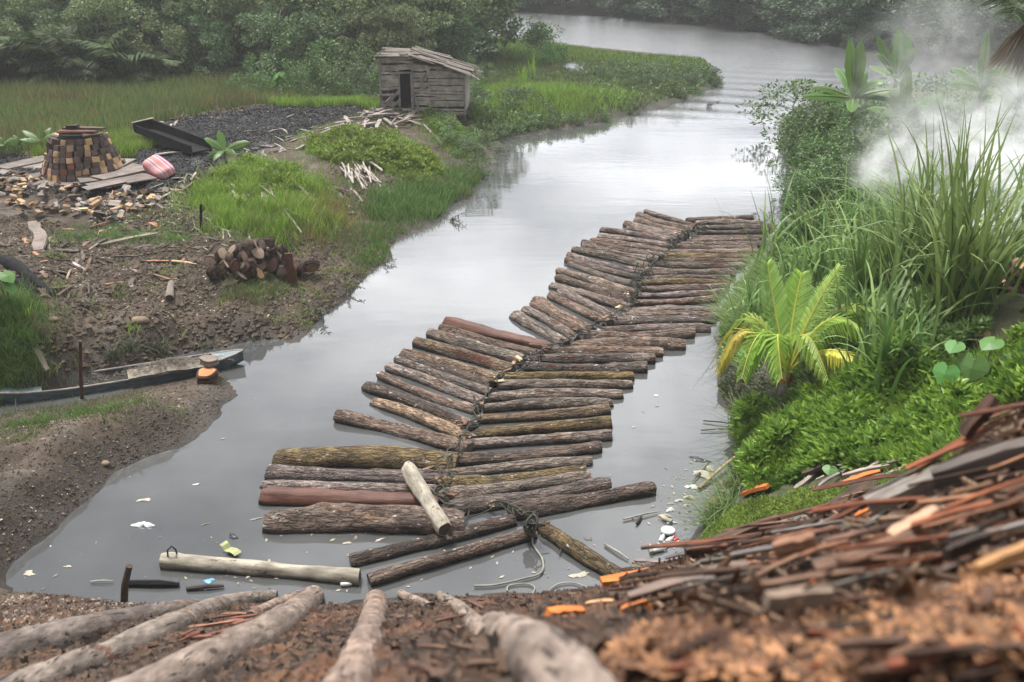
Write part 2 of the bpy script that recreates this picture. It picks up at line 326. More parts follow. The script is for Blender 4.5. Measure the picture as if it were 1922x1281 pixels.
for px, py, d in [(-100, 1281, 6.4), (0, 1281, 6), (300, 1281, 5), (600, 1281, 3.6), (1000, 1281, 2.35), (1400, 1281, 1.9), (1922, 1281, 1.6), (0, 1180, 8.2), (300, 1180, 7.6), (600, 1190, 6.3), (850, 1190, 5.2), (1100, 1190, 3.7), (1500, 1180, 2.8), (1922, 1150, 2.1), (1300, 1110, 6.0), (1600, 1060, 4.2), (1922, 1000, 2.8), (1500, 1000, 6.6), (1700, 950, 4.9), (1850, 860, 4.3), (1922, 800, 4.1), (1400, 1045, 7.5), (1150, 1130, 8.0), (900, 1145, 8.3), (600, 1155, 8.6), (300, 1155, 9.0), (80, 1150, 9.2)]:
    ctrl.append(PD(px, py, d))
for q in [(0, -1.5, 6.6), (3, -1, 6.8), (-4, -1, 5.6), (8, 1, 6.6), (-10, 2, 3.5), (0, -8, 7), (20, -8, 7), (-20, -8, 4), (12, 8, 4.5), (25, 20, 3.5), (30, 40, 3), (-30, 10, 2), (-50, 40, 1.2), (60, 30, 4), (-40, 70, 1.2), (-10, 75, 1), (150, 40, 4), (-150, 60, 3), (-150, 0, 4), (150, 0, 6)]: ctrl.append(np.array(q, float))
for x, y in shore[::2]: ctrl.append(np.array([x, y, 0.03]))
ctrl = np.array(ctrl)
K = np.linalg.norm(ctrl[:, None, :2] - ctrl[None, :, :2], axis=2); W_ = np.linalg.solve(K + 1e-4 * np.eye(len(K)), ctrl[:, 2] - .5)
def rbf(x, y):
    out = np.full(x.shape, .5)
    for c, wt in zip(ctrl, W_): out += wt * np.hypot(x - c[0], y - c[1])
    return out
def warp(lim, s0, k):
    v = [0.0]
    while v[-1] < lim: v.append(v[-1] + s0 + k * v[-1])
    return np.array(v)
gx = warp(150, .05, .0085); gx = np.concatenate([-gx[:0:-1], gx]); gy = np.concatenate([-warp(20, .12, .1)[:0:-1], warp(380, .05, .0075)])
GX, GY = np.meshgrid(gx, gy)
def fbm(x, y, s0, oct=4, seed=0):
    o = np.zeros(x.shape); a = 1.0
    for i in range(oct): o += a * vnoise(x * s0 + 17.3 * i, y * s0 - 9.1 * i, seed + i); s0 *= 2.1; a *= .5
    return o
wob = fbm(GX, GY, 1.7, 3, 5) * .22 + fbm(GX, GY, .5, 2, 9) * .12
sdL = polydist(GX, GY, LAND[:-1]) * np.where(inpoly(GX, GY, LAND), 1, -1)
sdF = polydist(GX, GY, FAR) * np.where(inpoly(GX, GY, FAR), 1, -1)
SD = np.maximum(sdL, sdF) + wob * np.clip(GY / 16, .3, 1.6)
H = rbf(GX, GY)
H = np.where(sdF > -1, np.minimum(.25 + np.clip(sdF, 0, 60) * .05, 3), np.maximum(H, .07))
nearf = np.clip((11 - GY) / 6, 0, 1) * np.clip((GX + 7) / 3, 0, 1)
rough = fbm(GX, GY, 1.1, 5, 21) * np.where(GY < 45, .17, .25) + fbm(GX, GY, 5, 3, 33) * .07
mudz = np.clip((-3.0 - GX) / 2, 0, 1) * np.clip((GY - 10) / 3, 0, 1) * np.clip((34 - GY) / 6, 0, 1); rough += mudz * (.17 - .42 * np.abs(fbm(GX, GY, .9, 4, 71)) + .06 * fbm(GX, GY, 3.0, 3, 72))
Z = np.where(SD > 0, H * np.clip(SD / .45, 0, 1) ** .55 + rough * np.clip(SD / .6, 0, 1) * np.clip(H * 1.6, .3, 1) * (1 - .55 * nearf), np.clip(SD * .7, -.6, 0) - .02)
for px, py, rx, ry in PONDS:
    c = P(px, py, .25); e1 = P(px + rx, py, .25); e2 = P(px, py - ry, .25)
    q = np.sqrt(((GX - c[0]) / (e1[0] - c[0])) ** 2 + ((GY - c[1]) / (e2[1] - c[1])) ** 2) + fbm(GX, GY, .8, 2, 4) * .4
    Z = np.where((q < 1.4) & (SD > 0), np.minimum(Z, -.12 + np.clip(q - 1, -1, .4) * 1.2), Z)
Z = np.where(SD > 0.12, np.where((H > .2), np.maximum(Z, .02), Z), Z) if False else Z
def H_at(x, y):
    x = np.atleast_1d(np.asarray(x, float)); y = np.atleast_1d(np.asarray(y, float))
    i = np.clip(np.searchsorted(gx, x) - 1, 0, len(gx) - 2); j = np.clip(np.searchsorted(gy, y) - 1, 0, len(gy) - 2)
    fx = np.clip((x - gx[i]) / (gx[i + 1] - gx[i]), 0, 1); fy = np.clip((y - gy[j]) / (gy[j + 1] - gy[j]), 0, 1)
    return (Z[j, i] * (1 - fx) + Z[j, i + 1] * fx) * (1 - fy) + (Z[j + 1, i] * (1 - fx) + Z[j + 1, i + 1] * fx) * fy
def hz(x, y): return float(H_at(x, y)[0])
TT = np.geomspace(1.0, 160, 900)
def G(px, py, lift=0.0):                                    # where the line of sight meets the ground or the water
    d = ray(px, py); x, y, z = d[0] * TT, d[1] * TT, CAM_Z + d[2] * TT
    h = np.maximum(H_at(x, y), 0); k = np.argmax(z < h)
    if z[k] >= h[k]: return P(px, py, 0)
    lo, hi = TT[max(k - 1, 0)], TT[k]
    for _ in range(12):
        m = (lo + hi) / 2
        if CAM_Z + d[2] * m < max(hz(d[0] * m, d[1] * m), 0): hi = m
        else: lo = m
    p = np.array([0, 0, CAM_Z]) + d * hi; p[2] += lift; return p
def wpoly(px): return [tuple(G(*q)[:2]) for q in px]
def scatter(poly, n, rng=NR, minz=.03):                     # random ground points inside a world polygon
    q = np.array([p[:2] for p in poly]); lo, hi = q.min(0), q.max(0); out = []; tries = 0
    while sum(map(len, out)) < n and tries < 60:
        c = rng.uniform(lo, hi, (n * 2, 2)); c = c[inpoly(c[:, 0], c[:, 1], poly)]
        z = H_at(c[:, 0], c[:, 1]); k = z > minz; out.append(np.column_stack([c, z])[k]); tries += 1
    return np.concatenate(out)[:n]

COAL_PX = [(240, 255), (330, 222), (450, 205), (560, 196), (640, 195), (715, 202), (735, 212), (690, 222), (600, 238), (540, 262), (480, 290), (420, 300), (370, 340), (300, 372), (150, 380), (0, 372), (-120, 380), (-120, 300), (60, 290), (200, 272)]
GRASS_PX = {'marsh': [(-250, 150), (0, 150), (300, 150), (470, 152), (700, 190), (640, 193), (540, 195), (350, 218), (225, 252), (60, 285), (-250, 330)],
            'peninsula': [(905, 72), (1000, 80), (1200, 104), (1320, 112), (1345, 148), (1290, 182), (1200, 208), (1060, 238), (960, 255), (900, 262), (872, 238), (880, 200), (900, 150)],
            'mound': [(572, 272), (640, 256), (740, 258), (805, 290), (830, 335), (780, 350), (700, 318), (610, 306)],
            'yard': [(385, 345), (470, 312), (550, 322), (620, 362), (650, 415), (620, 450), (540, 462), (430, 436), (372, 395)],
            'slope': [(700, 372), (790, 345), (905, 320), (900, 345), (860, 392), (780, 420), (700, 408)],
            'right': [(1395, 905), (1372, 850), (1385, 800), (1470, 765), (1600, 730), (1790, 690), (1990, 640), (1990, 755), (1880, 790), (1830, 850), (1790, 875), (1620, 880), (1480, 905), (1420, 930)],
            'hutside': [(790, 212), (838, 222), (880, 262), (905, 300), (860, 300), (820, 262)]}
GW = {k: wpoly(v) for k, v in GRASS_PX.items()}; COALW = wpoly(COAL_PX)
def soft(poly, wd):
    d = polydist(GX, GY, list(poly) + [poly[0]]) * np.where(inpoly(GX, GY, poly), 1, -1)
    return np.clip(.5 + (d + fbm(GX, GY, .9, 3, 3) * wd * 1.6) / wd, 0, 1)
coal = soft(COALW, .8); grassy = np.maximum.reduce([soft(GW[k], 1.0) for k in GW])
grassy = np.maximum(grassy, np.clip((GY - 52) / 6, 0, 1) * (GX < 4)); grassy = np.maximum(grassy, (sdF > -1) * 1.0)
grassy = np.maximum(grassy, np.clip((GX - 5.2 - .02 * GY) / 2, 0, 1) * np.clip((GY - 11.5) / 2, 0, 1)) * (1 - coal)
chips = np.clip((GX - .6 + (GY - 3) * .05) / 1.6, 0, 1) * np.clip((8.6 - GY) / 1.5, 0, 1)
wet = np.clip(1 - SD / .75, 0, 1)
mb = MB(); ny, nx = GX.shape; idx = np.arange(nx * ny).reshape(ny, nx)
mb.add(np.stack([GX, GY, Z], -1).reshape(-1, 3), np.stack([idx[:-1, :-1], idx[:-1, 1:], idx[1:, 1:], idx[1:, :-1]], -1).reshape(-1, 4))
m, t, bs = newmat('ground')
def att(t, n): a = nd(t, 'ShaderNodeAttribute', attribute_name=n); return a.outputs['Fac']
n1 = noise(t, 1.3, 6, .62, 'World'); n2 = noise(t, 9, 5, .7, 'World'); n3 = noise(t, 38, 3, .7, 'World')
c = mixc(t, ramp(t, n1, .35, .65), (.042, .029, .020), (.105, .077, .052))
c = mixc(t, mul(t, ramp(t, n2, .45, .62), .6), c, (.034, .024, .018)); c = mixc(t, mul(t, ramp(t, noise(t, .55, 5, .6, 'World'), .5, .64), .65), c, (.030, .022, .017))
c = mixc(t, mul(t, ramp(t, n3, .62, .72), .28), c, (.22, .18, .14))
g = mixc(t, ramp(t, n2, .35, .65), (.030, .042, .016), (.075, .085, .034)); c = mixc(t, att(t, 'grassy'), c, g)
ch = mixc(t, ramp(t, n2, .35, .62), (.035, .018, .012), (.16, .075, .042)); c = mixc(t, att(t, 'chips'), c, ch)
k = mixc(t, ramp(t, n3, .35, .72), (.007, .007, .0075), (.026, .025, .026)); c = mixc(t, att(t, 'coal'), c, k)
c = mixc(t, mul(t, att(t, 'wet'), .62), c, (.014, .011, .009))
lk(t, c, bs.inputs['Base Color']); bs.inputs['Specular IOR Level'].default_value = .3
mr = nd(t, 'ShaderNodeMapRange'); lk(t, att(t, 'wet'), mr.inputs[0]); mr.inputs[3].default_value = .9; mr.inputs[4].default_value = .42; slick = mul(t, ramp(t, noise(t, .75, 4, .6, 'World'), .56, .66), mul(t, 1.0, att(t, 'grassy'), 'SUBTRACT')); lk(t, mul(t, mr.outputs[0], mul(t, slick, .45), 'SUBTRACT'), bs.inputs['Roughness'])
bump(t, bs, mul(t, mul(t, n2, .8), mul(t, n3, .45), 'ADD'), .65, .06)
ground = mb.obj('ground', m, smooth=True); tag(ground, kind='structure')
for nm, arr in (('coal', coal), ('grassy', grassy), ('chips', chips), ('wet', wet)):
    a = ground.data.attributes.new(nm, 'FLOAT', 'POINT'); a.data.foreach_set('value', arr.ravel().astype(np.float32))

WK = P(1600, 132) - P(1290, 104); WK_A = math.atan2(WK[1], WK[0])
# water: one sheet; the far river carries ripples and a boat's wake, the creek is nearly still
m, t, bs = newmat('river_water')
bs.inputs['IOR'].default_value = 1.62
pos = nd(t, 'ShaderNodeNewGeometry').outputs['Position']; sx = nd(t, 'ShaderNodeSeparateXYZ'); lk(t, pos, sx.inputs[0])
murk = noise(t, .45, 5, .6, 'World'); lk(t, mixc(t, ramp(t, murk, .3, .7), (.048, .050, .050), (.078, .078, .074)), bs.inputs['Base Color'])
rip = noise(t, 3.2, 3, .55, vec=pos, stretch=(.55, 1.6, 1)); fine = noise(t, 1.1, 2, .5, vec=pos, stretch=(.5, 1.5, 1))
farm = ramp(t, sx.outputs['Y'], 42, 56); creek = ramp(t, sx.outputs['Y'], 25, 33)
wv = nd(t, 'ShaderNodeTexWave', wave_type='BANDS', bands_direction='Y', wave_profile='SIN', Scale=.17, Distortion=3.0, Detail=3.0)
wv.inputs['Detail Scale'].default_value = .6
mpw = nd(t, 'ShaderNodeMapping'); mpw.inputs['Rotation'].default_value = (0, 0, -WK_A); mpw.inputs['Scale'].default_value = (.5, 1, 1); lk(t, pos, mpw.inputs[0]); lk(t, mpw.outputs[0], wv.inputs['Vector'])
wk = mul(t, mul(t, ramp(t, sx.outputs['Y'], 43, 47), mul(t, 1.0, ramp(t, sx.outputs['Y'], 58, 62), 'SUBTRACT')), wv.outputs['Fac'])
mrr = nd(t, 'ShaderNodeMapRange'); lk(t, farm, mrr.inputs[0]); mrr.inputs[3].default_value = .035; mrr.inputs[4].default_value = .24; lk(t, mrr.outputs[0], bs.inputs['Roughness'])
hgt = mul(t, mul(t, mul(t, rip, mul(t, mul(t, farm, 1.7), mul(t, creek, .03), 'ADD')), mul(t, wk, .9), 'ADD'), mul(t, fine, .05), 'ADD')
bump(t, bs, hgt, .5, .10)
mb = MB(); mb.add([(-300, -10, 0), (300, -10, 0), (300, 500, 0), (-300, 500, 0)], [[0, 1, 2, 3]])
tag(mb.obj('river_water', m), kind='structure')
# ------------------------------------------------------------------ logs
ORD = 'first second third fourth fifth sixth seventh eighth ninth tenth eleventh twelfth thirteenth fourteenth fifteenth sixteenth seventeenth eighteenth nineteenth twentieth'.split()
def ordn(i):
    if i < 20: return ORD[i]
    if i == 29: return 'thirtieth'
    if i == 39: return 'fortieth'
    tens = {2: 'twenty', 3: 'thirty', 4: 'forty'}[(i + 1) // 10]; return tens + '-' + ORD[(i + 1) % 10 - 1]
def log_mesh(L, r0, r1, seed, mats, seg=20, n=26, bend=.03, knots=3, taperend=.0):
    rg = np.random.default_rng(seed); x = np.linspace(-L / 2, L / 2, n); tt = np.linspace(0, 1, n)
    x[0] += .002; a = np.linspace(0, 2 * np.pi, seg, endpoint=False)
    r = r0 + (r1 - r0) * tt; r = r * (1 + .045 * np.sin(tt * 9 + seed) + .03 * np.sin(tt * 23 + seed * 2))
    A, X = np.meshgrid(a, x); R = np.broadcast_to(r[:, None], A.shape).copy()
    R *= 1 + .07 * np.sin(2 * A + seed) + .04 * np.sin(3 * A + X * 1.7 + seed * 3) + rg.normal(0, .018, A.shape)
    R *= 1 + .05 * np.sin(5 * A + 2.2 * np.sin(X * 2 + seed))                                # fluted
    for k in range(knots):
        ka, kx = rg.uniform(0, 6.28), rg.uniform(-L / 2, L / 2)
        R *= 1 + .16 * np.exp(-((np.abs((A - ka + np.pi) % (2 * np.pi) - np.pi)) ** 2 / .18 + (X - kx) ** 2 / .012))
    R[0] *= .90; R[-1] *= .90
    by = bend * L * (np.sin(tt * np.pi) - .5) * rg.uniform(-1, 1); bz = bend * .6 * L * (np.sin(tt * np.pi) - .5) * rg.uniform(-1, 1)
    V = np.stack([X + (R * .12 * np.sin(A + seed)) * (np.abs(X) > L / 2 - .01), R * np.cos(A) + by[:, None], R * np.sin(A) + bz[:, None]], -1).reshape(-1, 3)
    mb = MB(); i, j = np.meshgrid(np.arange(n - 1), np.arange(seg), indexing='ij'); jn = (j + 1) % seg
    mb.add(V, np.stack([i * seg + j, i * seg + jn, (i + 1) * seg + jn, (i + 1) * seg + j], -1).reshape(-1, 4), 0)
    for b, flip in ((0, 1), ((n - 1) * seg, 0)):
        c = V[b:b + seg].mean(0); inner = c + (V[b:b + seg] - c) * .93
        f = [[k, (k + 1) % seg, seg + (k + 1) % seg, seg + k] for k in range(seg)]
        mb.add(np.concatenate([V[b:b + seg], inner]), f if not flip else [q[::-1] for q in f], 0)
        f = [[0, k + 1, (k + 1) % seg + 1] for k in range(seg)]
        mb.add(np.concatenate([[c + [(-.012 if flip else .012), 0, 0]], inner]), [q[::-1] for q in f] if flip else f, 1)
    return mb.mesh('log', mats, True)
def place_log(name, A, B, r0, r1, seed, mats, col, roll=None, bend=.02, knots=3):
    A = Vector(A); B = Vector(B); d = B - A
    o = bpy.data.objects.new(name, log_mesh(d.length, r0, r1, seed, mats, bend=bend, knots=knots)); link(o)
    q = d.to_track_quat('X', 'Z'); o.rotation_mode = 'QUATERNION'
    o.rotation_quaternion = q @ Vector((1, 0, 0)).rotation_difference(Vector((1, 0, 0))); o.location = (A + B) / 2
    o.color = tuple(col) + (1,); return o
def tone(kind, rg):
    k = rg.uniform(.66, 1.3)
    return {'g': (k, k * rg.uniform(.94, 1.0), k * rg.uniform(.90, .98)), 'b': (k * .95, k * .81, k * .70), 'o': (k * .95, k * .82, k * .42), 't': (k * 1.25, k * 1.06, k * .78), 'd': (k * .62, k * .55, k * .5), 'r': (.72, .66, .62), 'p': (k * 1.1, k, k * .9)}[kind]
DESC = {'g': 'grey bark raft log', 'b': 'brown bark raft log', 'o': 'olive mossy raft log', 't': 'tan half-peeled raft log', 'd': 'dark wet raft log', 'r': 'smooth red-brown peeled raft log', 'p': 'pale-ended raft log'}
LEFT = [(1211, 396, 1300, 421, 10, 'd'), (1196, 404, 1296, 428, 11, 'p'), (1194, 411, 1282, 434, 8, 'b'), (1174, 417, 1281, 441, 14, 'g'), (1178, 426, 1265, 447, 7, 'g'), (1128, 428, 1262, 451, 12, 'g'), (1122, 441, 1258, 459, 10, 'g'), (1108, 449, 1247, 471, 10, 'b'), (1091, 453, 1238, 479, 8, 'g'), (1092, 460, 1226, 488, 11, 'g'), (1076, 467, 1212, 497, 11, 'g'), (1064, 477, 1201, 509, 12, 'g'), (1063, 486, 1193, 519, 10, 'g'), (1066, 493, 1196, 532, 12, 'g'), (1048, 506, 1185, 545, 16, 'p'), (1049, 520, 1180, 561, 17, 'b'), (1036, 533, 1178, 575, 13, 'g'), (1051, 544, 1154, 592, 15, 'g'), (1034, 552, 1138, 602, 16, 'b'), (1006, 564, 1102, 616, 21, 'b'), (987, 577, 1079, 630, 15, 'g'), (964, 588, 1056, 639, 16, 'g'),
        (834, 600, 1018, 645, 20, 'r'), (824, 612, 998, 658, 15, 'b'), (806, 623, 972, 672, 16, 'g'), (780, 638, 952, 687, 22, 't'), (759, 655, 926, 709, 19, 't'), (754, 664, 914, 718, 10, 'd'), (744, 674, 912, 731, 16, 'g'), (731, 686, 903, 748, 17, 'g'), (711, 702, 883, 764, 18, 'b'), (689, 719, 876, 792, 22, 'd'), (705, 748, 878, 818, 15, 't'), (637, 776, 868, 834, 23, 'b'),
        (518, 853, 836, 860, 33, 'o'), (502, 884, 820, 893, 18, 'g'), (488, 905, 815, 916, 19, 'g'), (489, 927, 800, 938, 27, 'r'), (496, 970, 845, 975, 38, 'd')]
RIGHT = [(1299, 413, 1411, 406, 10, 'd'), (1316, 419, 1432, 416, 8, 'g'), (1320, 427, 1446, 425, 7, 'g'), (1319, 434, 1443, 432, 9, 'g'), (1310, 443, 1436, 443, 8, 'd'), (1300, 450, 1424, 450, 7, 'b'), (1281, 457, 1428, 458, 8, 'g'), (1281, 464, 1420, 465, 8, 'b'), (1267, 472, 1420, 472, 8, 'g'), (1258, 480, 1407, 480, 8, 'o'), (1252, 488, 1408, 488, 8, 'g'), (1242, 496, 1398, 498, 9, 'g'), (1221, 506, 1381, 508, 11, 'g'), (1222, 514, 1379, 515, 8, 'd'), (1219, 521, 1369, 520, 8, 'g'), (1217, 530, 1368, 528, 9, 'o'), (1214, 542, 1368, 536, 10, 'g'), (1206, 553, 1360, 546, 12, 'g'), (1194, 568, 1351, 559, 14, 'b'), (1181, 582, 1355, 579, 12, 'g'), (1179, 591, 1353, 588, 9, 'g'), (1158, 601, 1345, 598, 14, 'g'), (1139, 615, 1333, 613, 13, 'g'), (1105, 628, 1304, 625, 15, 'p'), (1081, 642, 1285, 642, 22, 'b'), (1020, 657, 1243, 659, 14, 'b'), (1005, 670, 1229, 673, 15, 'g'), (992, 686, 1214, 689, 18, 'g'), (958, 706, 1189, 704, 17, 'o'), (944, 721, 1187, 719, 14, 'g'), (930, 741, 1168, 734, 20, 'g'), (917, 763, 1149, 750, 17, 'g'), (907, 784, 1145, 765, 20, 't'), (905, 808, 1147, 788, 24, 'o'), (888, 832, 1148, 813, 19, 'g'), (842, 863, 1130, 837, 20, 'd'), (832, 885, 1111, 859, 18, 'g'), (816, 907, 1100, 879, 22, 'o'), (822, 929, 1107, 893, 17, 'g'), (843, 952, 1143, 909, 24, 'g'), (957, 958, 1227, 913, 25, 'd')]
INNER = []
def raft_row(rows, side):
    for i, (x1, y1, x2, y2, t, k) in enumerate(rows):
        if side == 'left-hand': x2, y2 = x2 + 9 * (x2 - x1) / 130, y2 + 9 * (y2 - y1) / 130
        elif i < 36: x1 -= 11
        rg = np.random.default_rng(100 + i + (500 if side == 'right-hand' else 0)); q = P((x1 + x2) / 2, (y1 + y2) / 2, .12)
        r = float(np.clip(.70 * t / ppm(q), .118, .21)); cz = r * .16; lift = cz + r * .55
        A, B = P(x1, y1, lift), P(x2, y2, lift); A[2] = B[2] = cz; A[2] += rg.uniform(-.02, .03); B[2] += rg.uniform(-.02, .03)
        mats = [M['peel'] if k == 'r' else M['bark'], M['cut']]
        o = place_log('raft_log', A, B, r * rg.uniform(.76, 1.16), r * rg.uniform(.80, 1.18), 31 * i + len(side), mats, tone(k, rg), bend=.04, knots=5)
        tag(o, '%s, %s from the far end of the %s row' % (DESC[k], ordn(i), side), 'raft log', 'logs roped together in the floating raft')
raft_row(LEFT, 'left-hand'); raft_row(RIGHT, 'right-hand')
LOOSE = [('floating_log', 657, 1049, 967, 972, 27, 'd', 'dark floating log slanting up to the rope knot, upper of the near pair', 0),
         ('floating_log', 692, 1084, 1003, 994, 30, 'd', 'dark floating log slanting up to the rope knot, lower of the near pair', 0),
         ('floating_log', 1017, 985, 1187, 1092, 32, 'o', 'olive-brown log running from the rope knot to the near shore', 0),
         ('floating_log', 304, 1048, 676, 1079, 33, 'P', 'pale patchy log with an iron staple floating alone near the shore', 0),
         ('floating_log', 764, 876, 834, 984, 27, 'P', 'short pale grey log lying across the near left raft logs', .27),
         ('floating_log', 1185, 1058, 1290, 1084, 24, 'g', 'short grey broken log at the water edge beside the bark heap', .12)]
for i, (nm, x1, y1, x2, y2, t, k, lab, z) in enumerate(LOOSE):
    rg = np.random.default_rng(900 + i); q = P((x1 + x2) / 2, (y1 + y2) / 2, .1); r = .54 * t / ppm(q); cz = z if z else r * .3
    A, B = P(x1, y1, cz + r * .5), P(x2, y2, cz + r * .5); A[2] = B[2] = cz
    if k == 'P' and z: B[2] -= .03; A[2] += .05
    mats = [M['palebark'] if k == 'P' else M['bark'], M['cut']]
    o = place_log(nm, A, B, r, r * .95, 77 + i, mats, (.85, .83, .78) if k == 'P' else tone(k, rg), knots=3)
    tag(o, lab, 'log')
    if i == 3:
        mbs = MB(); e = A + (B - A) * .06; e[2] += r * .95
        mbs.tube([e + [-.06, -.03, -.02], e + [-.055, -.02, .10], e + [0, 0, .15], e + [.04, .02, .08], e + [.05, .02, -.03]], .012, 6)
        s_ = mbs.obj('iron_staple', M['darkplastic'])
        s_.parent = o; s_.matrix_parent_inverse = (Matrix.Translation(o.location) @ o.rotation_quaternion.to_matrix().to_4x4()).inverted()

# ropes: the spine of the raft and the line trailing in the water
SP = [(1318, 418), (1300, 432), (1268, 446), (1256, 466), (1238, 482), (1218, 500), (1204, 514), (1196, 532), (1190, 552), (1178, 574), (1152, 592), (1122, 606), (1100, 618), (1075, 634), (1030, 650), (1008, 660), (990, 676), (960, 690), (938, 706), (918, 726), (900, 752), (890, 776), (880, 806), (862, 826), (840, 858), (828, 888), (826, 915), (832, 938), (866, 958), (938, 944), (975, 958), (1003, 968), (1004, 992)]
def rope(px, z, r, name, mat, label, wob=0, seed=0, n=8, cat='rope', under=False):
    rg = np.random.default_rng(seed); pts = [P(x, y, z) for x, y in px]; p = spline(pts, n)
    if wob:
        p[:, :2] += rg.normal(0, wob, (len(p), 2)); p[:, 2] += rg.normal(0, wob * .5, len(p)); p = spline(p, 3)
    mb = MB(); mb.tube(p, r, 7); return tag(mb.obj(name, mat, smooth=True), label, cat)
rope(SP, .20, .013, 'raft_rope', M['rope'], 'dark rope lashing both rows of raft logs together', .05, 1, 5)
rope([(x + 6, y + 3) for x, y in SP], .18, .010, 'raft_rope', M['rope'], 'thinner dark rope woven beside the main lashing of the raft', .09, 2, 4)
rope([(1004, 992), (1000, 1020), (1018, 1050), (1016, 1075), (985, 1086), (930, 1098), (890, 1100)], .03, .014, 'trailing_rope', M['palerope'], 'pale rope trailing in the water from the knotted log end', 0, 3)
rope([(952, 1110), (955, 1100), (985, 1096), (1003, 1102), (1000, 1116)], .025, .011, 'trailing_rope', M['palerope'], 'short pale rope loop lying in the water by the near shore')
rope([(1020, 1118), (1045, 1098), (1075, 1094), (1100, 1102)], .025, .010, 'trailing_rope', M['palerope'], 'thin pale rope curving to the shore near the olive log')
kn = MB(); rg = np.random.default_rng(5); c = P(1000, 985, .28)
for i in range(9):
    a = np.linspace(0, 6.28, 14); ax = unit(rg.normal(size=3)); bx = unit(np.cross(ax, rg.normal(size=3)))
    kn.tube(c + rg.normal(0, .04, 3) + np.outer(np.cos(a), ax) * rg.uniform(.06, .13) + np.outer(np.sin(a), bx) * rg.uniform(.05, .12), .015, 6)
tag(kn.obj('rope_knot', M['rope'], smooth=True), 'tangled rope knot where the nearest raft logs meet', 'knot')
SPW = [P(x, y, .1) for x, y in SP]
for gi in range(7):                                          # rope and root tangles between the two rows
    mb = MB(); rg = np.random.default_rng(40 + gi); x, y = [(1308, 428), (1285, 442), (1262, 455), (1225, 490), (1206, 512), (1198, 535), (1186, 560)][gi]; c = P(x, y, .18)
    for k in range(10):
        a = np.linspace(0, rg.uniform(2.5, 6), 9); ax = unit(rg.normal(size=3) * [1, 1, .5]); bx = unit(np.cross(ax, rg.normal(size=3)))
        mb.tube(c + rg.normal(0, [.12, .16, .03]) + np.outer(np.cos(a), ax) * rg.uniform(.05, .16) + np.outer(np.sin(a), bx) * rg.uniform(.05, .14), rg.uniform(.008, .013), 5)
    tag(mb.obj('rope_tangle', M['rope'], smooth=True), 'dark rope tangle between the raft rows, %s from the far end' % ordn(gi), 'rope tangle', 'rope tangles along the raft spine')
# torn bark caught along the spine
for i in range(46):
    rg = np.random.default_rng(300 + i); k = int(rg.integers(8, len(SP) - 4)); f = rg.uniform(); a, b = np.array(SPW[k]), np.array(SPW[k + 1])
    p = a + (b - a) * f + np.array([rg.normal(0, .10), rg.normal(0, .10), 0]); p[2] = rg.uniform(.10, .19)
    d = unit(rg.normal(size=3) * [1, 1, .25]); L = rg.uniform(.10, .30); mb = MB()
    mb.beam(-d * L / 2, d * L / 2, rg.uniform(.03, .07), .012, jit=.012)
    o = mb.obj('torn_bark', M['strip'] if rg.uniform() < .75 else M['pale_wood'], loc=p); c = rg.uniform(.8, 2.0); o.color = (c, c * .95, c * .9, 1)
    tag(o, 'scrap of torn bark caught in the raft lashing', 'bark scrap', 'bark scraps caught along the raft spine')
# skid logs on the near slope
def ground_log(name, pts, label, mat, col, seed, lift=.35, group=None, cat='log', capsame=False, seg=16):
    rg = np.random.default_rng(seed); W = []; R = []
    for x, y, t in pts:
        g = G(x, y); r = t / 2 / ppm(g) * (.86 if 'skid' in name else 1); W.append(g + np.array([0, 0, r * lift])); R.append(r)
    W = np.array(W); c = W.mean(0); p = spline(W - c, 9); r = np.interp(np.linspace(0, 1, len(p)), np.linspace(0, 1, len(R)), R)
    kk = rg.normal(0, 1, 6); r = r * (1 + .035 * np.interp(np.linspace(0, 5, len(p)), np.arange(6), kk)); p[1:-1] += rg.normal(0, .006, (len(p) - 2, 3)) * (1 if 'skid' in name else 0); p = np.concatenate([p[:1], (p[:-2] + p[1:-1] * 2 + p[2:]) / 4, p[-1:]]); r[0] *= .93; r[-1] *= .93
    ch = Vector(p[-1] - p[0]); Q = ch.to_track_quat('X', 'Z'); p = p @ np.array(Q.to_matrix())
    mb = MB(); mb.tube(p, r, seg, 0, True, 1, .022, rg)
    o = mb.obj(name, [mat, mat if capsame else M['cut']], loc=c, smooth=True); o.rotation_mode = 'QUATERNION'; o.rotation_quaternion = Q; o.color = tuple(col) + (1,); return tag(o, label, cat, group)
SK = 'skid logs laid down the near slope'
ground_log('skid_log', [(-70, 1262, 100), (60, 1222, 92), (160, 1195, 80), (260, 1166, 60), (330, 1152, 48), (385, 1142, 36)], 'long bent grey log down the slope, leftmost of the skid logs', M['skid'], (.72, .72, .72), 1, .2, SK)
ground_log('skid_log', [(-120, 1370, 110), (20, 1310, 92), (190, 1246, 80), (290, 1200, 76), (340, 1172, 62), (410, 1142, 48), (470, 1128, 36), (520, 1122, 28)], 'grey peeling log second from the left, dark burnt patch at its near end', M['skid'], (.95, .95, .92), 2, .15, SK)
ground_log('skid_log', [(60, 1440, 170), (250, 1330, 128), (390, 1258, 112), (480, 1212, 96), (540, 1170, 76), (572, 1142, 62), (590, 1122, 48)], 'thick crooked pinkish-grey log third from the left', M['skid'], (1.0, .95, .9), 3, .2, SK)
ground_log('skid_log', [(600, 1440, 170), (640, 1330, 124), (672, 1262, 96), (690, 1210, 74), (700, 1168, 62), (706, 1130, 52)], 'straight pinkish log pointing at the water below the pair of dark logs', M['skid'], (1.08, .96, .88), 4, .15, SK)
ground_log('skid_log', [(920, 1212, 66), (890, 1178, 48), (860, 1150, 34), (826, 1122, 22)], 'thin grey log leaning downhill left of the orange chips', M['skid'], (1.05, 1, .92), 5, .5, SK)
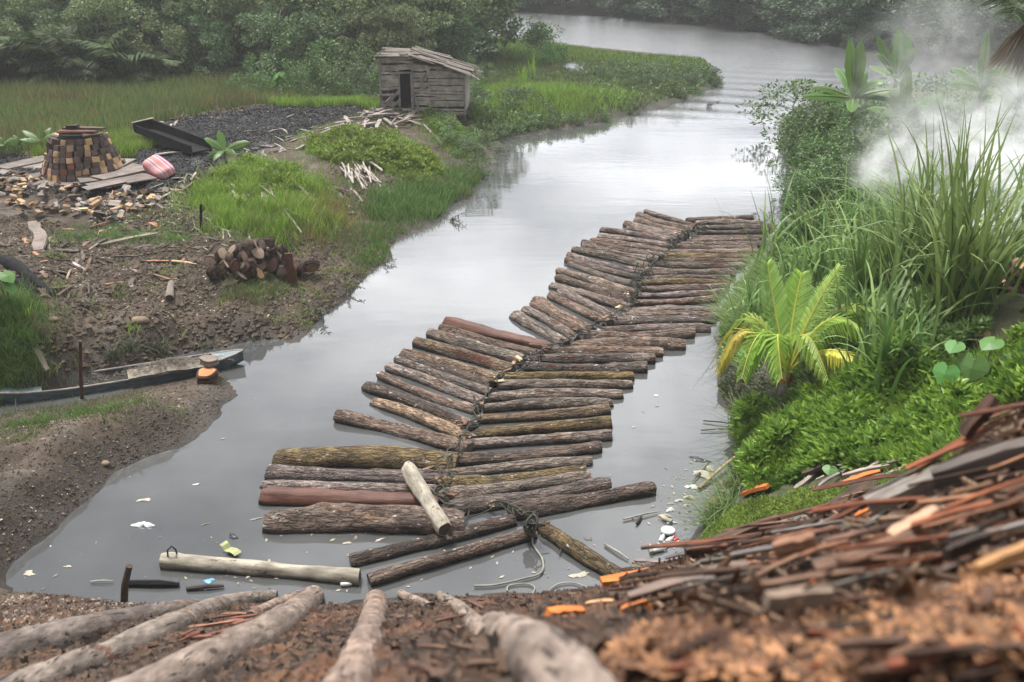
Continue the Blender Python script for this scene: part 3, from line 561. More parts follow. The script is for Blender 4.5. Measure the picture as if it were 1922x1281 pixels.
ground_log('skid_log', [(1110, 1400, 190), (1060, 1310, 172), (1015, 1258, 150), (972, 1220, 112), (930, 1190, 74)], 'very near blurred blunt log end at the bottom of the picture', M['skid'], (1.1, 1.05, 1.0), 6, .4, SK, capsame=True)
ground_log('skid_log', [(752, 1118, 18), (776, 1130, 24), (805, 1146, 26)], 'short pale log stub half buried in the dark bark at the shore', M['skid'], (1.1, 1, .9), 7, .5, SK)
ground_log('skid_log', [(470, 1162, 26), (520, 1140, 30), (560, 1122, 24)], 'short pale log between the second and third skid logs near the water', M['skid'], (1.3, 1.2, 1.1), 8, .5, SK)
# ------------------------------------------------------------------ hut on stilts
def local_frame(o, a):                                      # a: local X direction (horizontal)
    o.rotation_euler = (0, 0, math.atan2(a[1], a[0]))
hA = G(716, 207); hB = P(872, 206, hA[2] + .05); HW = float(np.hypot(*(hB - hA)[:2])); sc = HW / 3.4
hut = empty('plank_hut', (hA[0], hA[1], hA[2] - .05)); local_frame(hut, hB - hA); hut.scale = (sc,) * 3
tag(hut, 'weathered grey plank hut on stilts with a sagging board roof and dark open doorway', 'hut')
rg = np.random.default_rng(3); wall = MB()
def topz(x): return 2.16 if x < 1.32 else 2.12 - (x - 1.32) * .29
def plankrow(x0, x1, z, hgt, y, sag=.02):
    n = 5; xs = np.linspace(x0, x1, n); zz = z + rg.normal(0, .018) + np.cumsum(rg.normal(0, .012, n)); V = []
    for k in range(n):
        hh = hgt * rg.uniform(.40, .49); yy = y + rg.uniform(-.014, .014)
        V += [(xs[k], yy - .012, zz[k] - hh), (xs[k], yy - .022, zz[k] + hh), (xs[k], yy + .012, zz[k] + hh), (xs[k], yy + .012, zz[k] - hh)]
    F = []
    for k in range(n - 1):
        for a in range(4): F.append([4 * k + a, 4 * k + (a + 1) % 4, 4 * k + 4 + (a + 1) % 4, 4 * k + 4 + a])
    F += [[0, 1, 2, 3], [4 * n - 1, 4 * n - 2, 4 * n - 3, 4 * n - 4]]; wall.add(V, F)
z = .04
while z < 2.14:
    hgt = rg.uniform(.085, .14)
    if not (.42 < z < .58 or .72 < z < .80): plankrow(.03 + rg.uniform(0, .03), .77, z, hgt, 0)
    if z > 1.56: plankrow(.76, 1.36, z, hgt, -.01)
    if z < topz(1.5) - .12 and not .18 < z < .30: plankrow(1.28, min(2.0 + rg.uniform(-.1, .1), 1.32 + (2.12 - z) / .29), z, hgt, .005)
    if z < topz(2.1) - .08: plankrow(1.92 + rg.uniform(-.1, .05), min(3.42 + rg.uniform(-.03, .03), 1.32 + (2.10 - z) / .29), z - .02, hgt, -.012)
    z += hgt * 1.0
for zz in np.arange(.06, 2.1, .125):
    wall.beam((.03, .05, zz), (.03, 2.3, zz + rg.normal(0, .02)), .115, .02, up=(1, 0, 0), jit=.008)
    if zz < 1.45: wall.beam((3.42, .05, zz), (3.42, 2.3, zz + rg.normal(0, .02)), .115, .02, up=(1, 0, 0), jit=.008)
    wall.beam((.03, 2.3, zz), (3.42 if zz < 1.45 else 1.32 + (2.12 - zz) / .29, 2.3, zz), .115, .02, up=(0, 1, 0), jit=.008)
wall.obj('wall', M['weathered'], hut).color = (1.55, 1.5, 1.45, 1)
rf = MB()
for k in range(17):
    y0 = -.30 + k * .17; rf.beam((-.06 + rg.uniform(-.25, .1), y0, 2.24 + rg.normal(0, .02)), (1.35, y0, 2.22 + rg.normal(0, .02)), .17, .02, jit=.02)
    a = 1.15 + rg.uniform(-.1, .1); rf.beam((a, y0, 2.29 + rg.normal(0, .03)), (2.6 + rg.uniform(-.2, .2), y0, 1.86 + rg.normal(0, .03)), .18, .02, jit=.025)
    rf.beam((2.25, y0, 1.96 + rg.normal(0, .02)), (3.68 + rg.uniform(-.2, .15), y0 + rg.normal(0, .03), 1.53 + rg.normal(0, .03)), .18, .02, jit=.025)
    if k % 2: rf.beam((3.5, y0, 1.58), (3.92 + rg.uniform(-.1, .1), y0, 1.32 + rg.normal(0, .04)), .16, .015, jit=.02)
rf.beam((.9, -.28, 2.31), (1.6, .1, 2.27), .22, .02, jit=.04)
o = rf.obj('roof', M['weathered'], hut); o.color = (.62, .58, .54, 1)
b = MB(); b.box((1.2, 1.3, .85), (.9, .02, .8)); b.obj('doorway_dark_panel', M['black'], hut)  # black panel added behind the doorway; its colour stands in for interior shade
for p, q, wd, nm in [((.77, -.04, .0), (.79, -.04, 1.52), .06, 'door_frame'), ((1.29, -.04, .0), (1.30, -.04, 1.50), .12, 'door_frame'), ((.74, -.04, 1.54), (1.36, -.04, 1.55), .07, 'door_frame'),
                     ((.12, -.08, .16), (.78, -.06, .86), .09, 'brace'), ((.42, -.05, .10), (.80, -.05, .52), .06, 'brace'), ((1.33, -.06, .85), (1.56, -.06, .02), .085, 'brace'), ((1.34, -.05, .78), (1.86, -.05, 1.00), .08, 'brace'), ((1.60, -.05, .98), (1.88, -.05, 1.52), .085, 'brace'),
                     ((-.02, -.05, -.25), (.06, -.04, 2.34), .07, 'corner_post'), ((-.02, 2.3, -.25), (.03, 2.3, 2.3), .08, 'corner_post'), ((3.43, -.04, -.1), (3.40, -.03, 1.64), .07, 'corner_post'), ((-.3, -.1, 1.70), (.03, -.05, 2.05), .09, 'brace'), ((.1, -.1, -.06), (3.45, -.1, -.09), .06, 'floor_beam')]:
    b = MB(); b.beam(p, q, wd, .045, up=(0, 1, 0), jit=.008); b.obj(nm, M['weathered'], hut)
for p in [(3.38, 0, -.9), (3.38, 2.2, -.9), (2.3, 0.2, -.7)]:
    b = MB(); b.tube([p, (p[0] - .02, p[1], -.05)], .075, 8); b.obj('stilt', M['darkwood'], hut).color = (1.5, 1.4, 1.3, 1)
b = MB(); b.box((1.75, 1.15, -.06), (1.7, 1.15, .03)); b.obj('floor_board', M['darkwood'], hut)

# ------------------------------------------------------------------ charcoal kiln of stacked blocks
kc = G(160, 326); ks = 1.12 * 0.98
kiln = MB(); a = np.linspace(0, 6.283, 40, endpoint=False); R0, R1, KH = 1.12, .62, 1.22
kiln.tube([(0, 0, .0), (0, 0, .5), (0, 0, KH - .02)], [R0 - .13, (R0 + R1) / 2 - .12, R1 - .10], 32)
tag(kiln.obj('kiln_core', M['black'], loc=kc), 'dark packed core of the wood kiln behind its wall of stacked blocks', 'kiln core')
protos = []
for s_ in range(6):
    b = MB(); b.box((0, 0, 0), (.098, .10, .085), jit=.012); protos.append([b.mesh('firewood_block', M[k]) for k in ('pale_wood', 'darkwood', 'peel')])
row = 0; z = .09
while z < KH - .12:
    f = z / KH; R = R0 + (R1 - R0) * f; nb = int(2 * math.pi * R / .205)
    for k in range(nb):
        th = 2 * math.pi * (k + .5 * (row % 2) + RND.uniform(-.15, .15)) / nb
        if math.sin(th) > .42 or (row > 4 and RND.random() < .12): continue
        u = RND.random(); kind = 0 if u < .34 else (1 if u < .95 else 2)
        o = bpy.data.objects.new('firewood_block', protos[RND.randrange(6)][kind]); link(o)
        rr = R + RND.uniform(-.035, .03); o.location = (kc[0] + math.cos(th) * rr, kc[1] + math.sin(th) * rr, kc[2] + z + RND.uniform(-.012, .012))
        o.rotation_euler = (RND.uniform(-.06, .06) - .30, RND.uniform(-.09, .09), th + math.pi / 2 + RND.uniform(-.12, .12)); o.scale = (RND.uniform(.8, 1.12), 1, RND.uniform(.9, 1.08))
        v = RND.uniform(.75, 1.2); o.color = (v, v * RND.uniform(.85, 1), v * RND.uniform(.75, 1), 1) if kind == 0 else (v * 1.5, v * 1.35, v * 1.25, 1)
        tag(o, ['pale yellow cut wood block set in the kiln wall', 'dark grey bark-faced wood block set in the kiln wall', 'red-brown wood block set in the kiln wall'][kind], 'wood block', ['pale blocks of the kiln wall', 'dark blocks of the kiln wall', 'red blocks of the kiln wall'][kind])
    z += .158; row += 1
for k, (a_, b_, wd, c, lab) in enumerate([((-.52, -.1, KH + .02), (.60, -.22, KH + .05), .26, (1.1, .6, .45), 'rust-brown board lying across the top of the kiln'), ((-.5, .3, KH + .06), (.66, .25, KH + .05), .36, (1, .8, .7), 'dark board at the back of the kiln top'), ((.3, -.45, KH - .03), (.78, -.2, KH - .02), .2, (.8, .7, .65), 'short dark board end overhanging the kiln top at the right'), ((-.35, .1, KH + .11), (-.02, .12, KH + .12), .2, (.4, .4, .4), 'small black block lying on the boards of the kiln top')]):
    b = MB(); b.beam(a_, b_, wd, .05 if k < 3 else .09, jit=.02); o = b.obj('kiln_board', M['darkwood'], loc=kc); o.color = (c[0] * 1.5, c[1] * 1.4, c[2] * 1.3, 1); tag(o, lab, 'board')
# boards the kiln stands on
PL = [(0, 318, 95, 300, 22), (0, 330, 92, 312, 22), (5, 345, 110, 328, 22), (55, 352, 170, 348, 22), (150, 354, 268, 330, 24), (170, 358, 285, 338, 22), (185, 352, 280, 322, 22), (195, 338, 262, 318, 22), (205, 326, 240, 312, 18), (160, 366, 235, 354, 12)]
for k, (x1, y1, x2, y2, t) in enumerate(PL):
    A, B = G(x1, y1), G(x2, y2); zz = max(A[2], B[2]) + .03 + .015 * k; A[2] = B[2] = zz; c = (A + B) / 2; b = MB(); b.beam(A - c, B - c, t / ppm(A) * 2.1, .035, jit=.015)
    o = b.obj('platform_board', M['weathered'], loc=c); v = RND.uniform(.6, .9); o.color = (v, v * .92, v * .88, 1)
    tag(o, 'grey board of the platform under the kiln, %s %s' % (ordn(k), 'counting from the left'), 'board', 'boards under the kiln')

# ------------------------------------------------------------------ split wood heaps
def wedge(rg, L, W_, T):
    b = MB(); n = 5; a = np.sort(rg.uniform(0, 6.28, n)); a = np.linspace(0, 6.28, n, endpoint=False) + rg.uniform(-.4, .4, n)
    y, z = np.cos(a) * W_ / 2, np.sin(a) * T / 2; V = np.concatenate([np.stack([np.full(n, -L / 2) + rg.uniform(-.01, .01, n), y, z], 1), np.stack([np.full(n, L / 2) + rg.uniform(-.01, .01, n), y * .95, z * .95], 1)])
    b.add(V, [[k, (k + 1) % n, n + (k + 1) % n, n + k] for k in range(n)]); b.add(V[:n], [list(range(n))[::-1]], 1); b.add(V[n:], [list(range(n))], 1); return b
WED = []
for k in range(12):
    rg = np.random.default_rng(60 + k); WED.append(wedge(rg, rg.uniform(.16, .30), rg.uniform(.14, .22), rg.uniform(.07, .13)))
WEDM = [[b.mesh('split_wood', [M['darkwood'], M['pale_wood']]) if j == 0 else (b.mesh('split_wood', [M['pale_wood'], M['pale_wood']]) if j == 1 else b.mesh('split_wood', [M['weathered'], M['weathered']])) for j in range(3)] for b in WED]
def heap(poly, n, height, names, group, rg, mix=(.5, .3), scale=1.0):
    pts = scatter(wpoly(poly), n, rg); c0 = pts[:, :2].mean(0)
    for p in pts:
        u = rg.uniform(); kind = 0 if u < mix[0] else (1 if u < mix[0] + mix[1] else 2)
        o = bpy.data.objects.new('split_wood', WEDM[int(rg.integers(12))][kind]); link(o)
        o.location = (p[0], p[1], p[2] + .04 + rg.uniform(0, height)); o.rotation_euler = (rg.uniform(-.5, .5), rg.uniform(-.5, .5), rg.uniform(0, 6.28)); s_ = scale * rg.uniform(.7, 1.15); o.scale = (s_, s_, s_)
        v = rg.uniform(.7, 1.25); o.color = (v * (1.4 if kind == 0 else 1), v * (1.3 if kind == 0 else .95), v * (1.2 if kind == 0 else .9), 1); tag(o, names[kind], 'split wood', group[kind])
rg = np.random.default_rng(77)
heap([(0, 340), (70, 350), (150, 362), (165, 400), (130, 425), (60, 410), (0, 395)], 84, .28, ['dark bark-sided split block in the heap left below the kiln', 'pale orange split block in the heap left below the kiln', 'grey split block in the heap left below the kiln'], ['dark blocks of the left heap', 'pale blocks of the left heap', 'grey blocks of the left heap'], rg, (.55, .27))
heap([(150, 370), (240, 362), (345, 350), (350, 362), (300, 395), (240, 420), (190, 425), (140, 405)], 92, .12, ['dark split chunk strewn right below the kiln', 'pale split chunk strewn right below the kiln', 'grey split chunk strewn right below the kiln'], ['dark chunks strewn below the kiln', 'pale chunks strewn below the kiln', 'grey chunks strewn below the kiln'], rg, (.35, .18), 1.05)
# heap of sawn rounds by the shore
rds = [(405, 512, 26, 'd'), (418, 505, 24, 'd'), (448, 518, 26, 'g'), (430, 488, 22, 'd'), (415, 478, 20, 'g'), (440, 470, 20, 'd'), (455, 482, 22, 'd'), (462, 462, 20, 'd'), (470, 495, 20, 'g'), (480, 478, 26, 'd'), (488, 460, 20, 'g'), (492, 500, 20, 'd'), (500, 482, 20, 'b'), (512, 470, 18, 'b'), (508, 500, 22, 'b'), (520, 486, 20, 'd'), (526, 508, 22, 'd'), (530, 470, 18, 'd'), (540, 486, 20, 'd'), (552, 500, 22, 'g'), (566, 505, 24, 'p'), (585, 500, 24, 'p'), (470, 512, 20, 'b'), (485, 515, 18, 'p'), (440, 500, 20, 'b'), (425, 498, 20, 'g'), (505, 455, 16, 'd'), (475, 458, 16, 'g'), (398, 490, 20, 'd'), (455, 500, 18, 'g')]
for k, (x, y, t, kind) in enumerate(rds):
    rg = np.random.default_rng(700 + k); g = G(x, 520 - (520 - y) * .25 + 4); q = g.copy(); tgt = P(x, y, 0); s_ = t / ppm(g) * .62
    d = ray(x, y); tt = (g[1]) / d[1]; pos = np.array([0, 0, CAM_Z]) + d * tt
    o = place_log('sawn_round', (0, 0, 0), (s_ * rg.uniform(.7, 1.3), 0, 0), s_ * 1.05, s_ * .85, 800 + k, [M['darkwood'], M['pale_wood'] if kind == 'p' else (M['peel'] if kind == 'b' else M['weathered'])], [c * f_ for f_ in [rg.uniform(.8, 1.5) * (.5 if kind == 'b' else 1)] for c in (1.05, .85, .70)], bend=0, knots=1)
    o.location = pos; o.rotation_mode = 'XYZ'; o.rotation_euler = (rg.uniform(0, 6), rg.uniform(-.9, .9), rg.uniform(0, 6.28)); tag(o, 'sawn wood round tumbled in the heap by the creek shore', 'wood round', 'sawn rounds heaped by the shore')
# bigger named timber: (x1,y1,x2,y2,width px,thick,material,colour,name,label,category,lift)
TIM = [(540, 476, 548, 535, 20, .05, 'peel', (.75, .75, .75), 'timber_piece', 'red-brown slab standing upright in front of the sawn rounds', 'slab', 'up'),
       (60, 418, 72, 472, 24, .05, 'weathered', (.8, .7, .66), 'timber_piece', 'ragged grey-brown bark slab lying on the mud at far left', 'slab', 0),
       (186, 462, 296, 440, 14, .05, 'weathered', (.95, .85, .76), 'timber_piece', 'long curved grey plank on the mud below the split wood', 'plank', 0),
       (490, 352, 502, 412, 10, .04, 'weathered', (1.1, 1.02, .95), 'timber_plank', 'pale plank leaning in the bright grass, upper of two', 'plank', 0),
       (458, 380, 496, 412, 7, .04, 'weathered', (1, .95, .9), 'timber_plank', 'thin plank slanting across the bright grass', 'plank', 0),
       (530, 400, 548, 432, 12, .04, 'weathered', (1.25, 1.2, 1.15), 'timber_plank', 'broken whitish plank end at the lower edge of the bright grass', 'plank', 0),
       (515, 300, 582, 345, 5, .05, 'weathered', (.9, .8, .75), 'pole', 'thin grey pole lying between the two grassy mounds', 'pole', 0),
       (385, 350, 425, 366, 5, .04, 'weathered', (1.2, 1.15, 1.1), 'pole', 'thin pale stick in the grass below the small banana plant', 'stick', 0),
       (45, 620, 90, 700, 12, .09, 'weathered', (1.0, .9, .78), 'pole', 'grey branch leaning on the mud bank above the canoe', 'branch', 0),
       (795, 235, 832, 275, 4, .04, 'weathered', (1.3, 1.25, 1.2), 'pole', 'pale pole lying on the slope below the hut corner', 'pole', 0),
       (755, 270, 800, 310, 4, .04, 'weathered', (1.1, 1.05, 1.0), 'pole', 'thin pale pole on the brown slope beside the bright mound', 'pole', 0),
       (60, 296, 130, 304, 6, .04, 'pale_wood', (1.1, 1.1, 1.1), 'timber_plank', 'pale board lying behind the kiln at the left', 'plank', 0),
       (290, 292, 350, 286, 10, .04, 'weathered', (1.2, 1.2, 1.2), 'timber_plank', 'whitish plank on black ground under the trough', 'plank', 0),
       (225, 268, 258, 264, 6, .04, 'weathered', (1.3, 1.25, 1.2), 'timber_plank', 'pale plank end left of the trough', 'plank', 0),
       (405, 198, 412, 210, 4, .04, 'weathered', (1.2, 1.1, 1.1), 'stake', 'short pinkish stake standing in the marsh edge behind the yard', 'stake', 'up')]
def hash_(a, b): return (math.sin(a * 12.9898 + b * 78.233) * 43758.5453) % 1.0
def timber(x1, y1, x2, y2, wpx, th, mat, col, name, label, cat, lift, group=None):
    if lift != 'up' and min(y1, y2) > 780 and x1 > 300:       # on the steep near slope: lie across the slope, not down it
        c = G((x1 + x2) / 2, (y1 + y2) / 2); dc = depth_of(c); kk = (hash_(x1, y1) - .5) * .5; A, B = PD(x1, y1, dc * (1 - kk * .06)), PD(x2, y2, dc * (1 + kk * .06))
        A[2] = max(A[2], hz(A[0], A[1]) + th / 2) + lift; B[2] = max(B[2], hz(B[0], B[1]) + th / 2) + lift
    elif lift == 'up':
        B = G(x2, y2); d = ray(x1, y1); A = np.array([0, 0, CAM_Z]) + d * (B[1] + .05) / d[1]; B = B - [0, 0, .06]
    else:
        A, B = G(x1, y1), G(x2, y2); A[2] += th / 2 + lift; B[2] += th / 2 + lift
    if not group and lift != 'up' and name in ('bark_piece', 'wood_piece') and np.linalg.norm(B - A) > 1.3: c = (A + B) / 2; A, B = c + unit(A - B) * .65, c + unit(B - A) * .65; A[2] = max(A[2], hz(A[0], A[1]) + lift); B[2] = max(B[2], hz(B[0], B[1]) + lift)
    if group and lift != 'up' and np.linalg.norm(B - A) > 1.5: A, B = (A + B) / 2 + unit(A - B) * .75, (A + B) / 2 + unit(B - A) * .75; A[2] = max(A[2], hz(A[0], A[1]) + lift); B[2] = max(B[2], hz(B[0], B[1]) + lift)
    c = (A + B) / 2; wd = wpx / ppm(c); b = MB(); rg = np.random.default_rng(int(x1 * 7 + y1)); n = 7; bow = float(np.clip(rg.normal(0, .02), -.04, .04)) * np.linalg.norm(B - A); d = unit(B - A); up = np.array([0, 0, 1.]) if lift != 'up' else np.array([0, -1., 0])
    y = unit(np.cross(up, d)); z = np.cross(d, y); V = []
    for k in range(n):
        f = k / (n - 1); p = A + (B - A) * f - c + y * rg.normal(0, wd * .06) + y * bow * (f * (1 - f) * 4) + z * (math.sin(f * 3.1) * wd * .10 - .05 * wd + abs(bow) * .3 * (f * (1 - f) * 4)); hw = wd / 2 * rg.uniform(.82, 1.08) * (.75 if k in (0, n - 1) else 1)
        V += [p - y * hw - z * th / 2, p + y * hw - z * th / 2, p + y * hw * .9 + z * th / 2, p - y * hw * .9 + z * th / 2]
    F = [[4 * k + a, 4 * k + (a + 1) % 4, 4 * k + 4 + (a + 1) % 4, 4 * k + 4 + a] for k in range(n - 1) for a in range(4)] + [[3, 2, 1, 0], [4 * n - 4, 4 * n - 3, 4 * n - 2, 4 * n - 1]]
    X = np.stack([d, y, z], 1); b.add(np.array(V) @ X, F); o = b.obj(name, M[mat], loc=c)
    o.rotation_mode = 'QUATERNION'; o.rotation_quaternion = Matrix(X.tolist()).to_quaternion(); o.color = tuple(col) + (1,)
    return tag(o, label, cat, group)
for a in TIM: timber(*a)
PAL = [(.4, .36, .33), (.6, .5, .42), (.9, .68, .55), (1.5, 1.42, 1.35), (2.1, 1.7, 1.35), (1.7, .95, .65), (.7, .64, .6), (1.3, .75, .5)]
def strew(poly, n, ang, lpx, wpx, mat, cr, name, label, cat, group, seed, lift=.12, th=.03, dz=.5, pal=False):
    rg = np.random.default_rng(seed); q = np.array(poly, float); lo, hi = q.min(0), q.max(0); k = 0
    while k < n:
        x, y = rg.uniform(lo, hi)
        if not inpoly(np.array([x]), np.array([y]), poly)[0]: continue
        L = rg.uniform(*lpx); a = math.radians(rg.normal(*ang)); v = rg.uniform(*cr); k += 1; pal_ = PAL[int(rg.integers(len(PAL)))] if pal else (1, 1, 1)
        timber(x - L / 2 * math.cos(a), y + L / 2 * math.sin(a) * dz, x + L / 2 * math.cos(a), y - L / 2 * math.sin(a) * dz, rg.uniform(*wpx), th, mat, (v * pal_[0], v * rg.uniform(.9, 1) * pal_[1], v * rg.uniform(.85, 1) * pal_[2]), name, label, cat, rg.uniform(0, lift), group)
strew([(575, 258), (640, 235), (700, 213), (790, 212), (800, 225), (740, 245), (690, 258), (620, 252)], 62, (15, 28), (22, 75), (3, 8), 'weathered', (.75, 1.5), 'timber_offcut', 'bleached offcut in the slab heap before the hut', 'offcut', 'offcuts heaped before the hut', 5, .16, dz=.8)
strew([(640, 312), (700, 292), (712, 318), (705, 350), (650, 345)], 34, (-58, 16), (22, 50), (3, 5), 'weathered', (1.2, 1.7), 'bleached_slat', 'bleached slat in the bundle on the slope below the mound', 'slat', 'bleached slats below the mound', 6, .12, dz=.8)
strew([(235, 262), (340, 212), (352, 218), (330, 235), (290, 250), (250, 268)], 26, (20, 25), (8, 22), (2, 5), 'weathered', (.7, 1.4), 'timber_offcut', 'small pale offcut at the far edge of the black yard', 'offcut', 'offcuts edging the yard', 7, .03, dz=.8)
strew([(330, 390), (420, 370), (470, 440), (560, 440), (520, 470), (380, 470), (300, 440)], 30, (-40, 40), (10, 40), (2, 5), 'weathered', (.7, 1.4), 'stick', 'pale stick strewn on the mud around the sawn rounds', 'stick', 'sticks strewn on the mud', 8, .03)
strew([(420, 250), (560, 215), (640, 215), (560, 280), (430, 300)], 20, (10, 20), (8, 30), (2, 4), 'weathered', (.6, 1.5), 'stick', 'pale splinter lying on the black charcoal yard', 'splinter', 'splinters on the yard', 9, .02, dz=.8)
strew([(40, 440), (180, 440), (330, 480), (260, 560), (60, 560)], 24, (0, 50), (10, 46), (3, 8), 'darkwood', (.7, 1.9), 'stick', 'dark scrap of bark lying on the mud bank at left', 'bark scrap', 'bark scraps on the left mud bank', 10, .02)
ground_log('charred_log', [(-30, 490, 30), (25, 505, 28), (60, 530, 22), (100, 556, 12)], 'bent charred log lying down the mud bank at far left', M['black'], (1, 1, 1), 4, .5)
ground_log('charred_log', [(0, 530, 12), (40, 536, 18), (70, 552, 12)], 'thinner charred branch below the big charred log', M['black'], (1.5, 1.3, 1.2), 5, .5)
strew([(0, 400), (150, 420), (330, 410), (400, 440), (380, 500), (250, 540), (80, 520), (0, 500)], 44, (5, 60), (12, 52), (4, 13), 'weathered', (.45, 1.1), 'timber_offcut', 'grey-brown bark offcut lying on the dark mud below the split wood', 'offcut', 'offcuts on the dark mud below the split wood', 31, .03, .02, pal=True)
strew([(250, 330), (420, 310), (560, 240), (640, 225), (560, 285), (420, 330), (330, 372)], 30, (8, 40), (8, 34), (3, 7), 'weathered', (.6, 1.3), 'timber_offcut', 'offcut lying along the near edge of the black yard', 'offcut', 'offcuts along the near edge of the yard', 32, .03, .02, dz=.8)
strew([(420, 350), (560, 330), (620, 380), (600, 430), (450, 420)], 16, (-40, 40), (24, 70), (3, 8), 'weathered', (.8, 1.4), 'timber_offcut', 'pale driftwood piece half sunk in the bright grass', 'driftwood', 'driftwood in the bright grass', 33, .22, .03, dz=.8)
strew([(600, 330), (720, 360), (640, 430), (580, 400)], 14, (-40, 30), (14, 46), (3, 7), 'weathered', (.8, 1.4), 'timber_offcut', 'driftwood scrap on the brown slope below the bleached slats', 'driftwood', 'driftwood below the bleached slats', 34, .04, .02, dz=.8)
# hollow bamboo-like log and stakes
ground_log('hollow_log', [(322, 536, 12), (320, 552, 14), (319, 566, 16)], 'short hollow grey log on the mud with its dark end to the viewer', M['weathered'], (.95, .9, .82), 9, .8, None, 'log')
def stake(px0, py0, px1, py1, r, label, mat='darkwood', col=(1, .9, .8)):
    B = G(px1, py1); d = ray(px0, py0); A = np.array([0, 0, CAM_Z]) + d * (B[1] + .0) / d[1]; b = MB(); rg = np.random.default_rng(int(px0))
    b.tube([B - A + [0, 0, -.25] + A - B, (A - B) * .5, A - B], [r * 1.05, r, r * .92], 9, rough=.06, rng=rg, mcap=0); o = b.obj('stake', M[mat], loc=B, smooth=False); o.color = col + (1,); tag(o, label, 'stake')
stake(243, 1063, 226, 1132, .045, 'dark round stake leaning out of the near shore', 'darkwood', (1.3, 1.1, .9))
stake(151, 640, 151, 748, .032, 'thin red-brown stake standing beside the canoe', 'peel', (.55, .6, .6))
stake(377, 384, 377, 432, .035, 'thin black stake on the bank left of the bright grass', 'black', (1, 1, 1))

# ------------------------------------------------------------------ sack, trough
sk = G(300, 330); b = MB(); n, sg = 15, 20; V = []
for i in range(n):
    f = -1 + 2 * i / (n - 1); sx_ = (1 - abs(f) ** 5) ** .5 * .95 + .05
    for j in range(sg):
        a = 2 * math.pi * j / sg; ca, sa = math.cos(a), math.sin(a)
        V.append((f * .48, math.copysign(abs(ca) ** .75, ca) * .31 * (sx_ * .75 + .25), math.copysign(abs(sa) ** .8, sa) * .19 * sx_ * (1 + .10 * math.sin(f * 5 + a * 2))))
b.add(V, [[i * sg + j, i * sg + (j + 1) % sg, (i + 1) * sg + (j + 1) % sg, (i + 1) * sg + j] for i in range(n - 1) for j in range(sg)] )
b.add(V[:sg], [list(range(sg))[::-1]]); b.add(V[-sg:], [list(range(sg))])
m, t, bs = newmat('striped_sack'); s3 = nd(t, 'ShaderNodeSeparateXYZ'); lk(t, nd(t, 'ShaderNodeTexCoord').outputs['Object'], s3.inputs[0])
cr = nd(t, 'ShaderNodeValToRGB'); mr = nd(t, 'ShaderNodeMapRange'); lk(t, s3.outputs['Y'], mr.inputs[0]); mr.inputs[1].default_value = -.34; mr.inputs[2].default_value = .34; lk(t, mr.outputs[0], cr.inputs[0]); cr.color_ramp.interpolation = 'CONSTANT'
el = cr.color_ramp.elements; el[0].color = (0.36, 0.13, 0.14, 1); el[1].position = .93; el[1].color = (0.41, 0.06, 0.14, 1)
for p_, c in [(.12, (0.41, 0.19, 0.18)), (.28, (0.43, 0.29, 0.30)), (.36, (0.27, 0.07, 0.11)), (.40, (0.44, 0.29, 0.31)), (.48, (0.39, 0.15, 0.11)), (.66, (0.44, 0.29, 0.32)), (.74, (0.35, 0.07, 0.14)), (.80, (0.45, 0.26, 0.30))]: q = el.new(p_); q.color = c + (1,)
lk(t, cr.outputs[0], bs.inputs['Base Color']); bs.inputs['Roughness'].default_value = .7; bump(t, bs, noise(t, 5, 4, .6), .5, .04)
o = b.obj('sack', m, loc=sk + np.array([0, 0, .22]), smooth=True); o.rotation_euler = (.45, .38, -.62); tag(o, 'full pink and orange striped sack slumped beside the kiln platform', 'sack')
tA, tB, tC = G(262, 262), G(392, 292), G(300, 247)
tr = empty('wooden_trough', (float((tA[0] + tB[0]) / 2), float((tA[1] + tB[1]) / 2), float(max(tA[2], tB[2]) + .10))); dx = tB - tA; TL = float(np.hypot(*dx[:2])) * .82; tr.rotation_euler = (0.05, .02, math.atan2(dx[1], dx[0]))
tag(tr, 'black wooden trough tipped on its side on the charcoal yard', 'trough')
for nm, p, q, wd, th, up in [('base_board', (-TL / 2, 0, 0), (TL / 2, 0, 0), .62, .04, (0, 0, 1)), ('side_board', (-TL / 2, -.33, .12), (TL / 2, -.33, .10), .28, .04, (0, 1, 0)), ('side_board', (-TL / 2, .33, .15), (TL / 2, .33, .10), .34, .04, (0, 1, 0)), ('end_board', (-TL / 2 + .02, -.33, .15), (-TL / 2 + .02, .33, .16), .32, .04, (1, 0, 0)), ('rail', (-TL / 2, -.36, .31), (-TL / 2 + .02, .40, .34), .10, .03, (0, 0, 1))]:
    b = MB(); b.beam(p, q, wd, th, up=up, jit=.01); o = b.obj(nm, M['weathered'] if nm == 'rail' else M['black'], tr); o.color = (1, .95, .9, 1)

# ------------------------------------------------------------------ canoe
cA, cB = P(456, 664, .2), P(-38, 741, .2); cv = cB - cA; CL = float(np.linalg.norm(cv)); cm = (cA + cB) / 2
can = empty('canoe', (cm[0], cm[1], .03)); can.rotation_euler = (-.10, 0, math.atan2(cv[1], cv[0])); tag(can, 'long narrow blue-grey dugout canoe moored in the muddy inlet', 'canoe')
n = 33; xs = np.linspace(-CL / 2, CL / 2, n); tt = np.linspace(-1, 1, n); wd = .26 * (1 - np.abs(tt) ** 3.2) ** .8 + .012; zt = .13 + .11 * np.abs(tt) ** 3; zb = -.17 + .20 * np.abs(tt) ** 4
sec = [(-1, 1), (-.96, .55), (-.8, .15), (-.45, 0), (0, -.02), (.45, 0), (.8, .15), (.96, .55), (1, 1)]
def shell(sw, dzb): return np.array([[(x, s * w_ * sw, zb_ + dzb + (zt_ - zb_ - dzb) * h_) for s, h_ in sec] for x, w_, zt_, zb_ in zip(xs, wd, zt, zb)]).reshape(-1, 3)
q = [[i * 9 + j, i * 9 + j + 1, (i + 1) * 9 + j + 1, (i + 1) * 9 + j] for i in range(n - 1) for j in range(8)]
